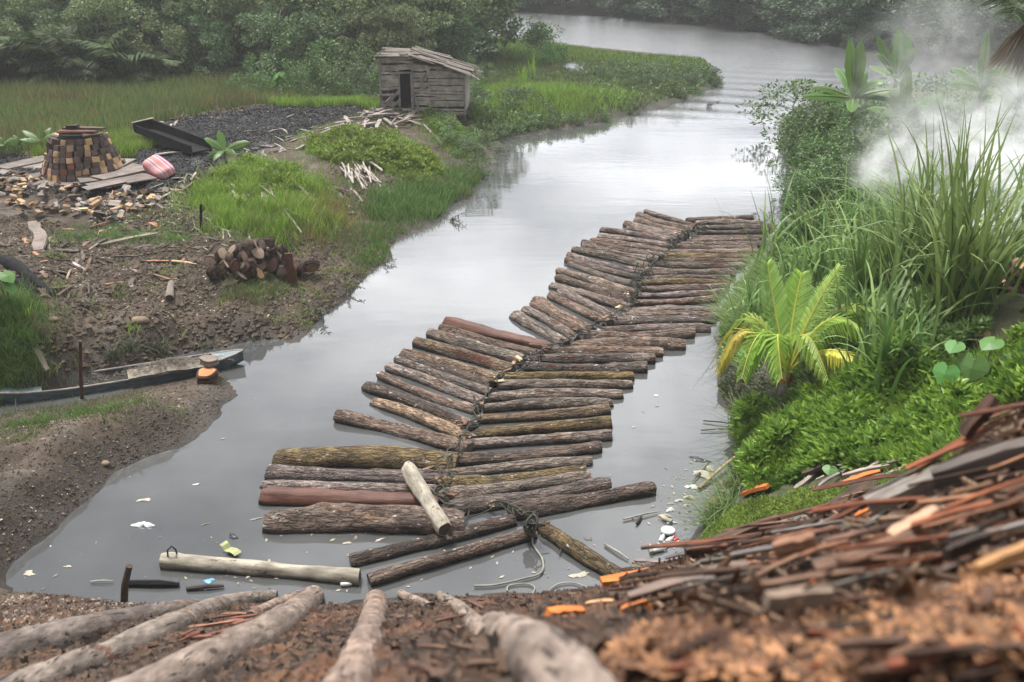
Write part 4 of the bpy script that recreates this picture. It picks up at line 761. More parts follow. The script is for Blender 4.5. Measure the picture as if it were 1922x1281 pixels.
M['canoe'] = wood('canoe_paint', (.05, .075, .09), (.13, .17, .18), (1, 8, 8), 4, .6); M['canoe_in'] = wood('canoe_inside', (.035, .045, .052), (.09, .11, .12), (1, 8, 8), 4, .7); M['deck'] = wood('blue_deck_paint', (.12, .155, .165), (.24, .29, .30), (1, 5, 5), 4, .55)
b = MB(); b.add(shell(1, 0), [f[::-1] for f in q], 0); b.add(shell(.90, .035), q, 1); b.obj('hull', [M['canoe'], M['canoe_in']], can, smooth=True)
for s in (-1, 1):
    b = MB(); b.tube([(x, s * w_ * .96, z_ + .012) for x, w_, z_ in zip(xs, wd, zt)], .022, 6); b.obj('gunwale', M['weathered'], can, smooth=True).color = (1.1, 1.1, 1.05, 1)
for i0, i1, nm in ((25, 33, 'deck_panel'), (0, 5, 'deck_panel')):
    b = MB(); V = [(xs[i], s * wd[i] * .93, zt[i] + .018) for i in range(i0, i1) for s in (-1, 1)]; V2 = [(x, y, z - .02) for x, y, z in V]; k = i1 - i0
    b.add(V + V2, [[2 * i, 2 * i + 1, 2 * i + 3, 2 * i + 2] for i in range(k - 1)] + [[2 * k + 2 * i, 2 * k + 2 * i + 2, 2 * k + 2 * i + 3, 2 * k + 2 * i + 1] for i in range(k - 1)] + [[0, 2 * k, 2 * k + 1, 1], [2 * k - 2, 2 * k - 1, 4 * k - 1, 4 * k - 2]]); b.obj(nm, M['deck'], can)
b = MB(); rg = np.random.default_rng(8); ca = np.array(cv[:2]) / np.hypot(*cv[:2])
for k in range(420):                                         # a heaped net in the canoe
    f = rg.normal(0, .42); s = rg.normal(0, .10); h = .16 * math.exp(-(f / .55) ** 2 - (s / .16) ** 2); a = rg.uniform(0, 6.28); L = rg.uniform(.06, .16)
    p0 = np.array([f, s, h]); p1 = p0 + [math.cos(a) * L, math.sin(a) * L * .5, rg.normal(0, .02)]; b.tube([p0, (p0 + p1) / 2 + [0, 0, .025], p1], .0045, 4, cap=False)
V = []; 
for i in range(14):
    for j in range(9):
        f, s = -.75 + 1.5 * i / 13, -.2 + .4 * j / 8; V.append((f, s, .145 * math.exp(-(f / .5) ** 2 - (s / .15) ** 2) + rg.normal(0, .006) - .015))
b.add(V, [[i * 9 + j, i * 9 + j + 1, (i + 1) * 9 + j + 1, (i + 1) * 9 + j] for i in range(13) for j in range(8)])
nl = P(318, 690, .22); o = b.obj('fishing_net', M['net'], loc=nl); o.rotation_euler = (0, 0, can.rotation_euler.z); tag(o, 'tangled grey-brown fishing net heaped in the canoe', 'net')
for (x, y, z, r, h, mats, col, lab) in [(385, 704, .30, .20, .17, [M['darkwood'], M['pale_wood']], (1.15, .68, .42), 'orange-faced wood round at the canoe side, lower of two'), (389, 676, .47, .165, .12, [M['weathered'], M['weathered']], (.9, .8, .7), 'grey wood round resting on the orange one by the canoe')]:
    p = P(x, y, z); o = place_log('wood_round', (0, 0, 0), (0, 0, h), r, r * .97, int(x), mats, col, bend=0, knots=1); o.location = p + np.array([0, .1, -.06])
    tag(o, lab, 'wood round')
# ------------------------------------------------------------------ trees and bushes
def limb_tree(name_seed, h, cw, nleaf, ls, mat, trunk_r=.11, nl=7, low=.25, clumps=26, flat=.75):
    rg = np.random.default_rng(name_seed); tb = MB(); tips = []
    tp = np.array([(rg.normal(0, .05) * h * k / 5, rg.normal(0, .05) * h * k / 5, h * .85 * k / 5) for k in range(6)]); tp[0] = (0, 0, -.3); tb.tube(spline(tp, 4), np.linspace(trunk_r, trunk_r * .3, 21), 7); tips.append(tp[-1])
    for k in range(nl):
        f = rg.uniform(low, .9); base = tp[0] + (tp[-1] - tp[0]) * f; a = 2.4 * k + rg.uniform(-.5, .5); L = cw * rg.uniform(.55, 1.0) * (1.1 - .45 * f)
        tip = base + np.array([math.cos(a) * L, math.sin(a) * L, h * rg.uniform(.05, .25)]); mid = (base + tip) / 2 + [0, 0, h * .05]
        tb.tube(bez(base, mid, tip, 7), np.linspace(trunk_r * .5, trunk_r * .12, 7), 5); tips.append(tip); tips.append(bez(base, mid, tip, 7)[4])
    tips = np.array(tips); cl = tips[rg.integers(0, len(tips), clumps)] + rg.normal(0, [cw * .28, cw * .28, h * .10], (clumps, 3))
    low_ = h * low * .6; cl[:, 2] = np.clip(cl[:, 2], low_, h)
    cr_ = rg.uniform(.16, .34, clumps) * cw; w_ = cr_ ** 2; ci = rg.choice(clumps, nleaf, p=w_ / w_.sum())
    d = unit(rg.normal(size=(nleaf, 3))); rad = rg.uniform(.35, 1, nleaf) ** .5; c = cl[ci] + d * (cr_[ci] * rad)[:, None] * [1, 1, flat]
    c += unit(rg.normal(size=(nleaf, 3))) * ls * .3
    lb = MB(); dr = d + rg.normal(0, .7, (nleaf, 3)) + [0, 0, -.15]; add_leaves(lb, c, dr, rg.uniform(.65, 1.25, nleaf) * ls, .5, 0, rg)
    return tb.mesh('trunk', M['trunk'], True), lb.mesh('crown', mat)
def put_tree(var, name, x, y, s, rz, label, cat, group, zs=1.0):
    z = max(hz(x, y), -.1); r = empty(name, (x, y, z - .05), (0, 0, rz)); r.scale = (s, s, s * zs); tag(r, label, cat, group)
    for nm, me in (('trunk', var[0]), ('crown', var[1])): link(bpy.data.objects.new(nm, me), r)
    return r
TV = [limb_tree(s, 5.2, 2.6, 5600, .23, M['forest' if s % 2 else 'forest2'], low=.12, clumps=30, flat=.6) for s in range(1, 7)]
rg = np.random.default_rng(2)
def edge_pts(px): return [G(*q) for q in px]
front = [(-230, 160), (-100, 152), (20, 150), (120, 152), (230, 150), (330, 150), (420, 152), (500, 150), (560, 158), (630, 165), (700, 172), (770, 168), (820, 152), (850, 125)]
fp = spline(edge_pts(front), 6); seg = np.r_[0, np.cumsum(np.linalg.norm(np.diff(fp[:, :2], axis=0), axis=1))]
for row_, (off, sp_, sc) in enumerate([(1.2, 2.6, .62), (3.8, 2.9, .95), (7.5, 3.2, 1.12), (12, 3.6, 1.3), (18, 4.5, 1.45)]):
    s = rg.uniform(0, 1.5)
    while s < seg[-1]:
        x = np.interp(s, seg, fp[:, 0]) + rg.normal(0, .5); y = np.interp(s, seg, fp[:, 1]) + off + rg.normal(0, .6); s += sp_ * rg.uniform(.75, 1.25)
        if x > 2.2 + .03 * (y - 55) and row_ > 1 and x > 1: continue
        if hz(x, y) < .05 or CX + FPX * x / depth_of(np.array([x, y, 3.0])) > 868: continue
        put_tree(TV[int(rg.integers(6))], 'mangrove_tree', x, y, sc * rg.uniform(.82, 1.2), rg.uniform(0, 6.28), 'grey-green leafy tree of the wood behind the marsh and hut', 'tree', 'trees of the wood behind the marsh', rg.uniform(.85, 1.15))
q = G(850, 96); put_tree(TV[2], 'overhanging_tree', q[0], q[1], 1.5, 1.0, 'tall dark tree overhanging the river at the end of the wood', 'tree', None, 1.1)
FV = [limb_tree(20 + s, 6.5, 3.4, 3600, .40, M['farleaf'], .16, 7, .08, 30) for s in range(4)]
fl = spline([np.array([*q, 0]) for q in far], 5); seg = np.r_[0, np.cumsum(np.linalg.norm(np.diff(fl[:, :2], axis=0), axis=1))]
for off, sp_, sc in [(1.0, 2.6, .58), (4.5, 2.9, .95)]:
    s = 0
    while s < seg[-1]:
        x = np.interp(s, seg, fl[:, 0]) + rg.normal(0, .6); y = np.interp(s, seg, fl[:, 1]) + off + rg.normal(0, .5); s += sp_ * rg.uniform(.8, 1.2)
        if abs(x) > .60 * y + 6: continue
        put_tree(FV[int(rg.integers(4))], 'riverbank_tree', x, y, sc * rg.uniform(.8, 1.25), rg.uniform(0, 6.28), 'hazy dark tree on the far bank of the river', 'tree', 'trees of the far river bank', .62)
# shrubs
BV = [limb_tree(40 + s, 1.5, .95, 1500, .11, M['shrub'], .03, 8, .05, 18, .8) for s in range(3)]
BB = [limb_tree(50 + s, 2.6, 1.6, 4200, .12, M['bush'], .06, 9, .02, 34, .9) for s in range(2)]
def bush(px, py, var, s, label, group=None, zs=1., name='shrub', rz=None, cat='shrub'):
    q = G(px, py); return put_tree(var, name, q[0], q[1], s, px * .37 if rz is None else rz, label, cat, group, zs)
bush(1015, 112, BB[0], 1.0, 'round dense dark green bush standing on the river marsh', None, .95, 'round_bush')
bush(1020, 122, BB[1], .62, 'lower dark bush at the foot of the round marsh bush', None, .8, 'round_bush')
for k, (x, y, s) in enumerate([(1090, 140, .6), (1125, 150, .7), (1165, 150, .8), (1200, 140, .6), (1215, 160, .9), (1250, 158, .9), (1240, 135, .6), (1290, 158, 1.0), (1320, 155, 1.0), (1305, 172, .8), (1265, 182, .8), (1335, 160, .7), (1180, 165, .6), (1150, 128, .5)]):
    bush(x, y, BV[k % 3], s * .95, 'low green shrub on the tip of the marsh where creek meets river', 'shrubs on the marsh tip', .9)
for k, (x, y, s) in enumerate([(885, 150, 1.1), (910, 145, .8), (900, 168, 1.0), (930, 162, .8), (890, 190, 1.0), (960, 165, .6), (1000, 155, .6), (895, 215, .8), (890, 128, 1.0)]):
    bush(x, y, BV[k % 3], s * .7, 'dark leafy shrub between the hut and the round marsh bush', 'shrubs behind the hut')
for k, (x, y, s) in enumerate([(470, 172, .9), (490, 180, .7), (560, 178, 1.0), (590, 185, 1.2), (615, 186, 1.0), (640, 188, 1.1), (670, 190, .9), (700, 188, 1.0), (575, 160, 1.6), (600, 158, 1.6), (680, 172, 1.3)]):
    bush(x, y, BV[k % 3], s * 1.15, 'pale leafy shrub at the wood edge left of the hut', 'shrubs left of the hut')
for k, (x, y, s) in enumerate([(930, 262, .7), (915, 275, .7), (900, 300, .8), (890, 322, .7), (945, 255, .6), (985, 246, .6), (1030, 240, .6), (1080, 232, .6), (1130, 224, .6), (1180, 212, .55), (880, 280, .7), (870, 300, .6), (850, 262, .9), (830, 245, .8), (862, 285, .8), (838, 275, .8)]):
    bush(x, y, BV[k % 3], s * .8, 'small muddy-leaved shrub at the creek edge below the hut', 'shrubs along the creek edge', .8)
RV = [limb_tree(60 + s, 2.3, 1.8, 1500, .17, M['shrub'], .05, 11, .15, 20, .6) for s in range(2)]
for k, (x, y, s, lab) in enumerate([(1486, 240, 1.55, 'thin-branched shrub leaning over the creek from the right headland'), (1530, 255, 1.35, 'shrub below the banana plant on the right headland'), (1492, 300, 1.2, 'dark shrub hanging on the right cliff above the water'), (1530, 330, .9, 'broad shrub on the right slope above the tall grass'), (1500, 380, .75, 'low shrub at the waterline below the right cliff'), (1580, 300, 1.0, 'shrub behind the smoke near the cliff top'), (1620, 235, 1.1, 'shrub under the group of banana plants'), (1720, 235, 1.3, 'large shrub behind the smoke at the right'), (1830, 215, 1.3, 'large shrub at the right edge beyond the smoke'), (1560, 215, .9, 'shrub at the far edge of the right headland'), (1560, 375, .9, 'bushy shrub at the back of the tall grass'), (1620, 345, 1.1, 'shrub inside the smoke behind the tall grass'), (1700, 330, 1.2, 'shrub hidden by the smoke behind the grass clump'), (1900, 330, 1.4, 'shrub at the right edge within the smoke')]):
    bush(x, y, RV[k % 2], s * .62, lab, None, .8)
# reeds and palms in the wood edge
def palm_frond_mesh(L, seed, mat, droop=.5, nleaf=34, lw=.05, ll=.45):
    rg = np.random.default_rng(seed); b = MB(); p = bez((0, 0, 0), (L * .45, 0, L * .55), (L, 0, L * (.6 - droop)), 12); b.tube(p, np.linspace(.022, .006, 12) * L / 1.6, 5)
    for k in range(nleaf):
        f = .12 + .88 * k / nleaf; c = np.array([np.interp(f, np.linspace(0, 1, 12), p[:, i]) for i in range(3)])
        for s in (-1, 1):
            d = unit(np.array([.55, s * 1.0, -.25 + rg.normal(0, .12)])); l = ll * L * (math.sin(f * 2.6 + .35)) * rg.uniform(.85, 1.1); tip = c + d * l + [0, 0, -.22 * l]; mid = c + d * l * .5; w_ = lw * L * .5
            t1 = np.array([.8, -s * .3, 0]) * w_
            b.add([c - t1 * .4, c + t1 * .4, mid + t1, tip, mid - t1], [[0, 1, 2, 4]]); b.add([mid + t1, tip, mid - t1], [[0, 1, 2]])
    return b.mesh('frond', mat)
PF = [palm_frond_mesh(1.9, 80 + k, M['palmdark'], .35 + .1 * k) for k in range(4)]
for k, (x, y, s) in enumerate([(20, 158, 1.25), (60, 150, 1.1), (100, 152, 1.3), (150, 150, 1.2), (195, 152, 1.3), (235, 155, 1.2), (270, 158, .9), (-30, 156, 1.2), (125, 160, .9), (180, 120, 1.4), (215, 128, 1.3)]):
    q = G(x, y); r = empty('nipa_palm', (q[0], q[1], q[2])); r.scale = (s * 1.25,) * 3; tag(r, 'dark nipa palm clump at the back edge of the left marsh', 'palm', 'nipa palms edging the marsh')
    for j in range(9):
        o = link(bpy.data.objects.new('frond', PF[(j + k) % 4]), r); o.rotation_euler = (RND.uniform(-.2, .2), RND.uniform(-.75, .1), j * .7 + RND.uniform(-.3, .3))

# ------------------------------------------------------------------ grasses and ground cover (uncountable)
def cover(name, poly_px, n, h, width, mat, lean=.5, seed=0, bend=.5, clump=None, cr=.18, world=None):
    rg = np.random.default_rng(seed); poly = world if world is not None else wpoly(poly_px)
    if clump: c = scatter(poly, clump, rg); i = rg.integers(0, len(c), n); p = c[i, :2] + rg.normal(0, cr, (n, 2)) * rg.choice([.7, 1, 1, 2.6], n)[:, None]; p = np.column_stack([p, H_at(p[:, 0], p[:, 1])])
    else: p = scatter(poly, n, rg)
    p = p[p[:, 2] > .015]; p[:, 2] -= .02; b = MB(); add_blades(b, p, rg.uniform(h[0], h[1], len(p)) * (1 if not clump else 1), rg.uniform(.2, 1.5, len(p)) * lean, rg.uniform(.7, 1.3, len(p)) * width, bend, 0, rg)
    o = b.obj(name, mat); tag(o, kind='stuff'); return o
cover('marsh_grass', None, 42000, (.25, .75), .032, M['marsh'], .5, 1, world=GW['marsh'])
cover('marsh_grass', None, 2600, (.5, 1.0), .022, M['dry'], .4, 2, world=GW['marsh'], clump=160, cr=.5)
cover('marsh_grass', None, 30000, (.15, .38), .035, M['sedge'], .6, 3, world=GW['peninsula'])
cover('marsh_grass', [(880, 190), (940, 165), (1060, 168), (1200, 180), (1120, 215), (960, 240), (890, 235)], 9000, (.3, .7), .03, M['grass'], .6, 4, clump=220, cr=.35)
for k, nm in enumerate(('mound', 'yard', 'slope', 'hutside')):
    cover('bank_grass', None, (12000, 17000, 12000, 6000)[k], ((.10, .34), (.18, .62), (.12, .42), (.12, .4))[k], .021, M['grass' if k != 2 else 'sedge'], .75, 10 + k, world=GW[nm], clump=(120, 100, 170, 90)[k], cr=.21)
def leafy(name, poly, n, size, hgt, mat, seed, world=None, clump=0):
    rg = np.random.default_rng(seed); p = scatter(world if world is not None else wpoly(poly), n, rg)
    hh = np.clip(.55 + fbm(p[:, 0], p[:, 1], 1.3, 3, seed) * 1.1, .1, 1.2) * hgt; p[:, 2] += rg.uniform(.15, 1, n) ** .6 * hh; d = rg.normal(size=(n, 3)); d[:, 2] = np.abs(d[:, 2]) * .45 + .1
    if clump:                                                 # leaves gathered into sprigs, with dark gaps between
        ns = n // clump; sel = p[:ns]; i = np.repeat(np.arange(ns), clump)[:n]; a = rg.uniform(0, 6.28, len(i)); el = rg.uniform(-.1, 1.0, len(i)); d = np.stack([np.cos(a) * np.cos(el), np.sin(a) * np.cos(el), np.sin(el)], 1); p = sel[i] + d * size * .12 + np.array([0, 0, -1.0]) * (rg.uniform(0, 1, len(i)) ** 2 * size * .9)[:, None]; n = len(p)
    b = MB(); add_leaves(b, p, d, rg.uniform(.6, 1.3, n) * size, .38, 0, rg); return tag(b.obj(name, mat), kind='stuff')
leafy('ground_cover', [(1060, 150), (1120, 120), (1200, 125), (1300, 128), (1345, 150), (1300, 180), (1200, 205), (1120, 200)], 3600, .2, .45, M['shrub'], 9, None, 6)
cover('marsh_grass', [(930, 76), (1050, 85), (1200, 106), (1320, 115), (1330, 130), (1200, 124), (1060, 114), (940, 112)], 15000, (.12, .3), .035, M['grass'], .6, 44)
leafy('ground_cover', [(880, 195), (960, 180), (1060, 235), (960, 255), (890, 270)], 6000, .18, .5, M['shrub'], 10)
leafy('ground_cover', None, 46000, .16, .62, M['bright'], 1, GW['right'], 9)
leafy('ground_cover', None, 14000, .15, .5, M['grass'], 2, GW['mound'], 8)
leafy('ground_cover', [(400, 340), (470, 312), (560, 325), (560, 380), (450, 400), (390, 380)], 6000, .16, .45, M['grass'], 12, None, 8)
leafy('ground_cover', [(800, 215), (840, 222), (878, 258), (890, 285), (850, 285), (815, 250)], 9000, .12, .5, M['bright'], 3)
leafy('ground_cover', [(1370, 800), (1360, 850), (1375, 905), (1430, 900), (1440, 820), (1540, 770), (1540, 720), (1400, 680), (1335, 680), (1340, 745)], 32000, .075, .3, M['mudleaf'], 4)
leafy('ground_cover', [(1465, 470), (1480, 380), (1490, 310), (1470, 270), (1470, 230), (1560, 215), (1720, 210), (1980, 260), (1980, 400), (1760, 430), (1600, 420), (1520, 460)], 52000, .19, .6, M['shrub'], 5, None, 9)
leafy('ground_cover', [(1360, 690), (1352, 640), (1368, 600), (1410, 540), (1460, 470), (1600, 450), (1800, 470), (1850, 640), (1700, 720), (1500, 740)], 60000, .13, .35, M['cane'], 6)
leafy('ground_cover', [(1320, 1010), (1345, 960), (1420, 945), (1500, 930), (1610, 905), (1640, 925), (1500, 965), (1420, 1000), (1380, 1035), (1320, 1040)], 16000, .05, .12, M['bright'], 7)
cover('bank_grass', [(1310, 1030), (1345, 970), (1420, 945), (1600, 905), (1780, 880), (1800, 890), (1640, 930), (1500, 968), (1420, 1000), (1370, 1040)], 14000, (.07, .2), .011, M['grass'], .8, 20)
cover('bank_grass', [(1370, 640), (1360, 600), (1395, 548), (1440, 490), (1460, 520), (1430, 600), (1410, 650)], 9000, (.3, .7), .014, M['cane'], 1.0, 21, 1.0)
cover('bank_grass', None, 7000, (.2, .5), .014, M['bright'], .8, 22, world=GW['right'])
cover('bank_grass', [(60, 700), (0, 735), (-60, 740), (-60, 640), (0, 560), (40, 560), (70, 640)], 9000, (.15, .4), .015, M['sedge'], .8, 23, clump=120, cr=.2)
cover('bank_grass', [(0, 770), (150, 765), (270, 735), (260, 770), (190, 800), (110, 790), (0, 830)], 2600, (.06, .2), .012, M['sedge'], .8, 24, clump=60, cr=.14)
cover('bank_grass', [(420, 535), (520, 515), (560, 530), (500, 575), (430, 570)], 2600, (.08, .24), .012, M['sedge'], .8, 25, clump=36, cr=.16)
cover('bank_grass', [(100, 430), (330, 395), (380, 420), (330, 470), (120, 470)], 4200, (.08, .24), .014, M['sedge'], .8, 26, clump=50, cr=.2)
cover('bank_grass', [(620, 440), (740, 415), (760, 440), (735, 470), (690, 520), (640, 480)], 5000, (.08, .24), .014, M['sedge'], .8, 27, clump=70, cr=.2)
cover('bank_grass', [(545, 365), (625, 380), (640, 420), (600, 470), (550, 440)], 1500, (.3, .6), .014, M['dry'], .9, 28, clump=14, cr=.22)
cover('bank_grass', [(60, 275), (240, 250), (300, 270), (250, 300), (60, 300)], 8000, (.2, .5), .02, M['grass'], .6, 29)
cover('bank_grass', [(700, 208), (790, 205), (800, 215), (560, 262), (540, 258)], 2600, (.06, .18), .016, M['grass'], .6, 30, clump=60, cr=.25)
cover('bank_grass', [(440, 180), (560, 190), (720, 196), (715, 206), (520, 200)], 8000, (.2, .5), .03, M['grass'], .6, 31)
for k_, (pl, nn_) in enumerate([([(0, 440), (200, 425), (380, 440), (420, 520), (560, 545), (520, 630), (400, 640), (250, 600), (0, 600)], 34), ([(0, 800), (300, 740), (430, 715), (420, 760), (300, 840), (150, 930), (0, 1060)], 12), ([(560, 545), (680, 480), (740, 455), (710, 505), (640, 565), (560, 640)], 26), ([(590, 330), (680, 330), (720, 390), (640, 440)], 22)]):
    cover('bank_weeds', pl, nn_ * 38, (.06, .24), .016, M['sedge' if k_ % 2 else 'bright'], 1.0, 60 + k_, .8, clump=nn_, cr=.10)
# creeping grass reaching over the water at the right shore
cover('bank_grass', [(1362, 735), (1385, 770), (1380, 850), (1350, 940), (1320, 990), (1345, 1000), (1390, 920), (1400, 850), (1395, 770)], 900, (.2, .5), .018, M['sedge'], 1.5, 32, 1.4)

# ground beyond the frame's edges, the same growth and mud carried on
cover('bank_grass', None, 16000, (.2, .6), .03, M['sedge'], .8, 40, world=[(7.5, 11), (9.5, 20), (13, 30), (19, 36), (30, 40), (30, 12), (14, 9)], clump=500, cr=.3)
leafy('ground_cover', None, 26000, .2, .6, M['shrub'], 41, [(7.2, 10.5), (8.5, 17), (11, 27), (16, 36), (30, 40), (30, 10), (14, 8.5)], 9)
cover('bank_grass', None, 9000, (.1, .35), .02, M['sedge'], .8, 42, world=[(-6.5, 8), (-8.5, 13), (-11, 19), (-16, 26), (-24, 26), (-20, 10), (-12, 6)], clump=220, cr=.22)
# ------------------------------------------------------------------ single plants
def tuft(px, py, n, h, wpx, mat, label, seed, lean=.8, name='grass_tuft', cat='grass', group=None, cr=.08, bend=.8, seg=4):
    rg = np.random.default_rng(seed); q = G(px, py); b = MB(); p = np.column_stack([rg.normal(0, cr, (n, 2)), np.full(n, -.03)]); add_blades(b, p, rg.uniform(.5, 1, n) * h, rg.uniform(.1, 1.4, n) * lean, wpx, bend, 0, rg, seg)
    return tag(b.obj(name, mat, loc=q), label, cat, group)
for k, (x, y, n, h, lab) in enumerate([(215, 672, 90, .5, 'spiky pale grass tuft on the mud behind the canoe, first from the left'), (245, 655, 80, .5, 'spiky pale grass tuft on the mud behind the canoe, second from the left'), (300, 662, 90, .5, 'spiky pale grass tuft on the mud behind the canoe, third from the left'), (385, 655, 40, .32, 'small grass tuft at the waterline behind the canoe end'), (482, 640, 22, .25, 'tiny grass tuft at the mud edge right of the canoe'), (30, 705, 120, .5, 'dense grass clump at the left edge above the canoe'), (90, 702, 80, .4, 'grass clump left of the stake above the canoe')]):
    tuft(x, y, n, h, .018, M['mudleaf'] if k < 5 else M['sedge'], lab, 50 + k, .9)
tuft(48, 605, 40, .55, .03, M['grass'], 'bright yellow-green upright shoots at the left edge', 61, .4); tuft(250, 620, 22, .32, .025, M['grass'], 'small bright green tuft on the bank above the spiky grass', 62, .5); tuft(228, 560, 24, .16, .02, M['sedge'], 'small green tuft on the open mud at left', 63)
tuft(980, 165, 26, 1.6, .05, M['palm'], 'tall pale reed clump on the grassy mound right of the hut', 64, .3, 'reed_clump', 'reeds', bend=.4); tuft(1000, 150, 16, 1.9, .06, M['palm'], 'taller reed clump beside the first on the grassy mound', 65, .3, 'reed_clump', 'reeds', bend=.5)
# tall cane grass: every clump its own thing
def cane(px, py, n, h, label, seed, w_=.072, cr=.24, mat='cane', lean=1.0):
    rg = np.random.default_rng(seed); q = G(px, py); b = MB(); base = np.column_stack([rg.normal(0, cr, (n, 2)), np.full(n, -.05)]); seg = 8
    az = rg.uniform(0, 6.28, n); L = rg.uniform(.45, 1, n) * h; e0 = rg.uniform(.02, .42, n) * lean; cv_ = rg.uniform(.1, 1.0, n) ** 1.5 * 2.0
    pos = base.copy(); ang = e0.copy(); rows = []; out = np.stack([np.cos(az), np.sin(az)], 1); sd = np.stack([-np.sin(az), np.cos(az), np.zeros(n)], 1)
    for k in range(seg + 1):
        f = k / seg; wd = w_ * rg.uniform(.98, 1.02, n) * (min(1, f * 4 + .35) * (1 - f) ** .6) + .0008; rows.append(np.stack([pos - sd * wd[:, None] / 2, pos + sd * wd[:, None] / 2], 1))
        ang = ang + cv_ / seg * (.25 + 1.6 * f); st = L / seg; pos = pos + np.column_stack([out * (np.sin(ang) * st)[:, None], np.cos(ang) * st])
    V = np.stack(rows, 1).reshape(-1, 3); bb = np.arange(n)[:, None] * 2 * (seg + 1); b.add(V, np.concatenate([bb + np.array([2 * k, 2 * k + 1, 2 * k + 3, 2 * k + 2]) for k in range(seg)]))
    k = n // 14; i = rg.integers(0, n, k); d = base[i] + [0, 0, .3]; o = tag(b.obj('cane_grass_clump', M[mat], loc=q), label, 'cane grass', 'tall cane grass clumps on the right bank')
    return o
for k, (x, y, n, h, lab) in enumerate([(1440, 500, 34, 2.9, 'slender cane clump standing at the waterline beside the far raft end'), (1500, 560, 80, 1.7, 'cane clump behind the young coconut palm'), (1560, 540, 110, 1.9, 'cane clump in the middle of the right bank'), (1630, 560, 130, 2.2, 'dense cane clump right of the palm top'), (1655, 700, 60, 2.4, 'upright cane clump rising directly right of the palm'), (1700, 560, 150, 2.7, 'big cane clump left of the tallest one'), (1800, 600, 230, 3.5, 'tallest cane clump before the white smoke'), (1760, 520, 140, 3.3, 'tall cane clump behind the tallest one'), (1900, 500, 50, 2.3, 'thin cane clump at the right edge in front of the smoke'), (1620, 620, 60, 1.5, 'low arching cane clump right of the palm fronds'), (1690, 720, 60, 1.6, 'low cane clump left of the broad-leaved plant'), (1420, 600, 60, 1.1, 'low cane tuft over the water at the right raft side'), (1530, 450, 80, 1.5, 'cane clump beneath the right cliff'), (1620, 455, 110, 1.8, 'cane clump in front of the smoke foot'), (1700, 470, 110, 2.2, 'cane clump beside the smoke column')]):
    cane(x, y, int(n * .7), h, lab, 200 + k)
# banana leaves and plants built from midrib curves
def paddle(b, A, B, C, width, m=0, fold=.25, n=14, up=None, seed=0):
    rg = np.random.default_rng(seed); p = bez(A, B, C, n); t = np.gradient(p, axis=0); t = unit(t); side = unit(np.cross(t, up if up is not None else (0, -.6, .8) + rg.normal(0, .2, 3))); nn = np.cross(side, t); f = np.linspace(0, 1, n); w_ = width * np.sin(np.clip(f * 1.02, 0, 1) * math.pi) ** .6 * .5 * (f > .06) + .004
    rag = rg.uniform(.84, 1.06, (n, 2)); L = p - side * (w_ * rag[:, 0])[:, None] - nn * (w_ * fold)[:, None]; R = p + side * (w_ * rag[:, 1])[:, None] - nn * (w_ * fold)[:, None]
    V = np.stack([L, p, R], 1).reshape(-1, 3); b.add(V, [[3 * i + j, 3 * i + j + 1, 3 * i + 4 + j, 3 * i + 3 + j] for i in range(n - 1) for j in range(2)], m)
def banana(px, py, h, leaves, label, mat='banana', r=.07, group=None, name='banana_plant', seed=0):
    q = G(px, py); root = empty(name, q); root.scale = (.84,) * 3 if group else (1, 1, 1); tag(root, label, 'banana plant', group); b = MB(); b.tube([(0, 0, -.2), (0, 0, h * .5), (.02, 0, h)], [r * 1.2, r, r * .6], 8); b.obj('stem', M['stem'], root, smooth=True)
    for k, (az, el, L, w_, dr) in enumerate(leaves):
        a = math.radians(az); e = math.radians(el); d = np.array([math.cos(a) * math.cos(e), math.sin(a) * math.cos(e), math.sin(e)]); A = np.array([0, 0, h * .97]); Bm = A + d * L * .55; C = A + d * L + [0, 0, -dr * L]
        lb = MB(); lb.tube(bez(A, Bm, C, 8) - [0, 0, .008], np.linspace(.016, .004, 8) * (L + .3), 5); paddle(lb, A, Bm, C, w_, 1, seed=seed * 10 + k); lb.obj('leaf', [M['stem'], M[mat]], root, smooth=True)
    return root
rl = lambda n, L, w_, lo=25, hi=80, s=0: [(360 / n * k + 20 * math.sin(k * 7 + s), lo + (hi - lo) * ((k * 37 + s * 13) % 10) / 10, L * (.8 + .4 * ((k * 53 + s) % 7) / 7), w_, .15 + .4 * ((k * 29 + s) % 5) / 5) for k in range(n)]
banana(424, 308, .42, [(170, 40, .8, .24, .2), (120, 55, .75, .26, .1), (10, 30, .9, .26, .25), (30, 15, .85, .24, .1), (250, 10, .6, .2, .5), (320, 15, .6, .2, .5), (200, 5, .5, .18, .4)], 'small bright banana plant on the edge of the charcoal yard', r=.05)
banana(78, 285, .35, [(160, 35, .8, .22, .2), (90, 60, .7, .22, .1), (20, 30, .8, .22, .2), (60, 45, .7, .22, .2), (200, 20, .6, .2, .2)], 'small banana plant in the marsh grass left of the kiln', r=.05, seed=3)
banana(10, 290, .3, rl(5, .6, .2, 20, 70, 1), 'small yellow-green banana plant at the left edge behind the kiln', r=.04, seed=4)
banana(35, 288, .25, rl(3, .45, .2, 40, 80, 2), 'tiny banana shoot between the two small banana plants', r=.03, seed=5)
GB = 'banana plants on the right headland'
banana(1672, 215, 1.7, [(200, 84, 2.3, .5, 0), (150, 62, 2.4, .48, .1), (20, 78, 2.2, .5, .05)] + rl(8, 2.2, .46, 20, 80, 3), 'tall banana plant in the thin smoke, at the centre of the headland group', group=GB, r=.12, seed=6)
banana(1592, 262, 1.5, [(190, 10, 2.0, .45, .12), (160, 80, 2.1, .5, 0), (70, 86, 2.0, .5, 0), (340, 25, 2.0, .42, .25)] + rl(6, 1.9, .42, 5, 75, 4), 'banana plant leaning toward the creek at the left of the headland group', group=GB, r=.11, seed=7)
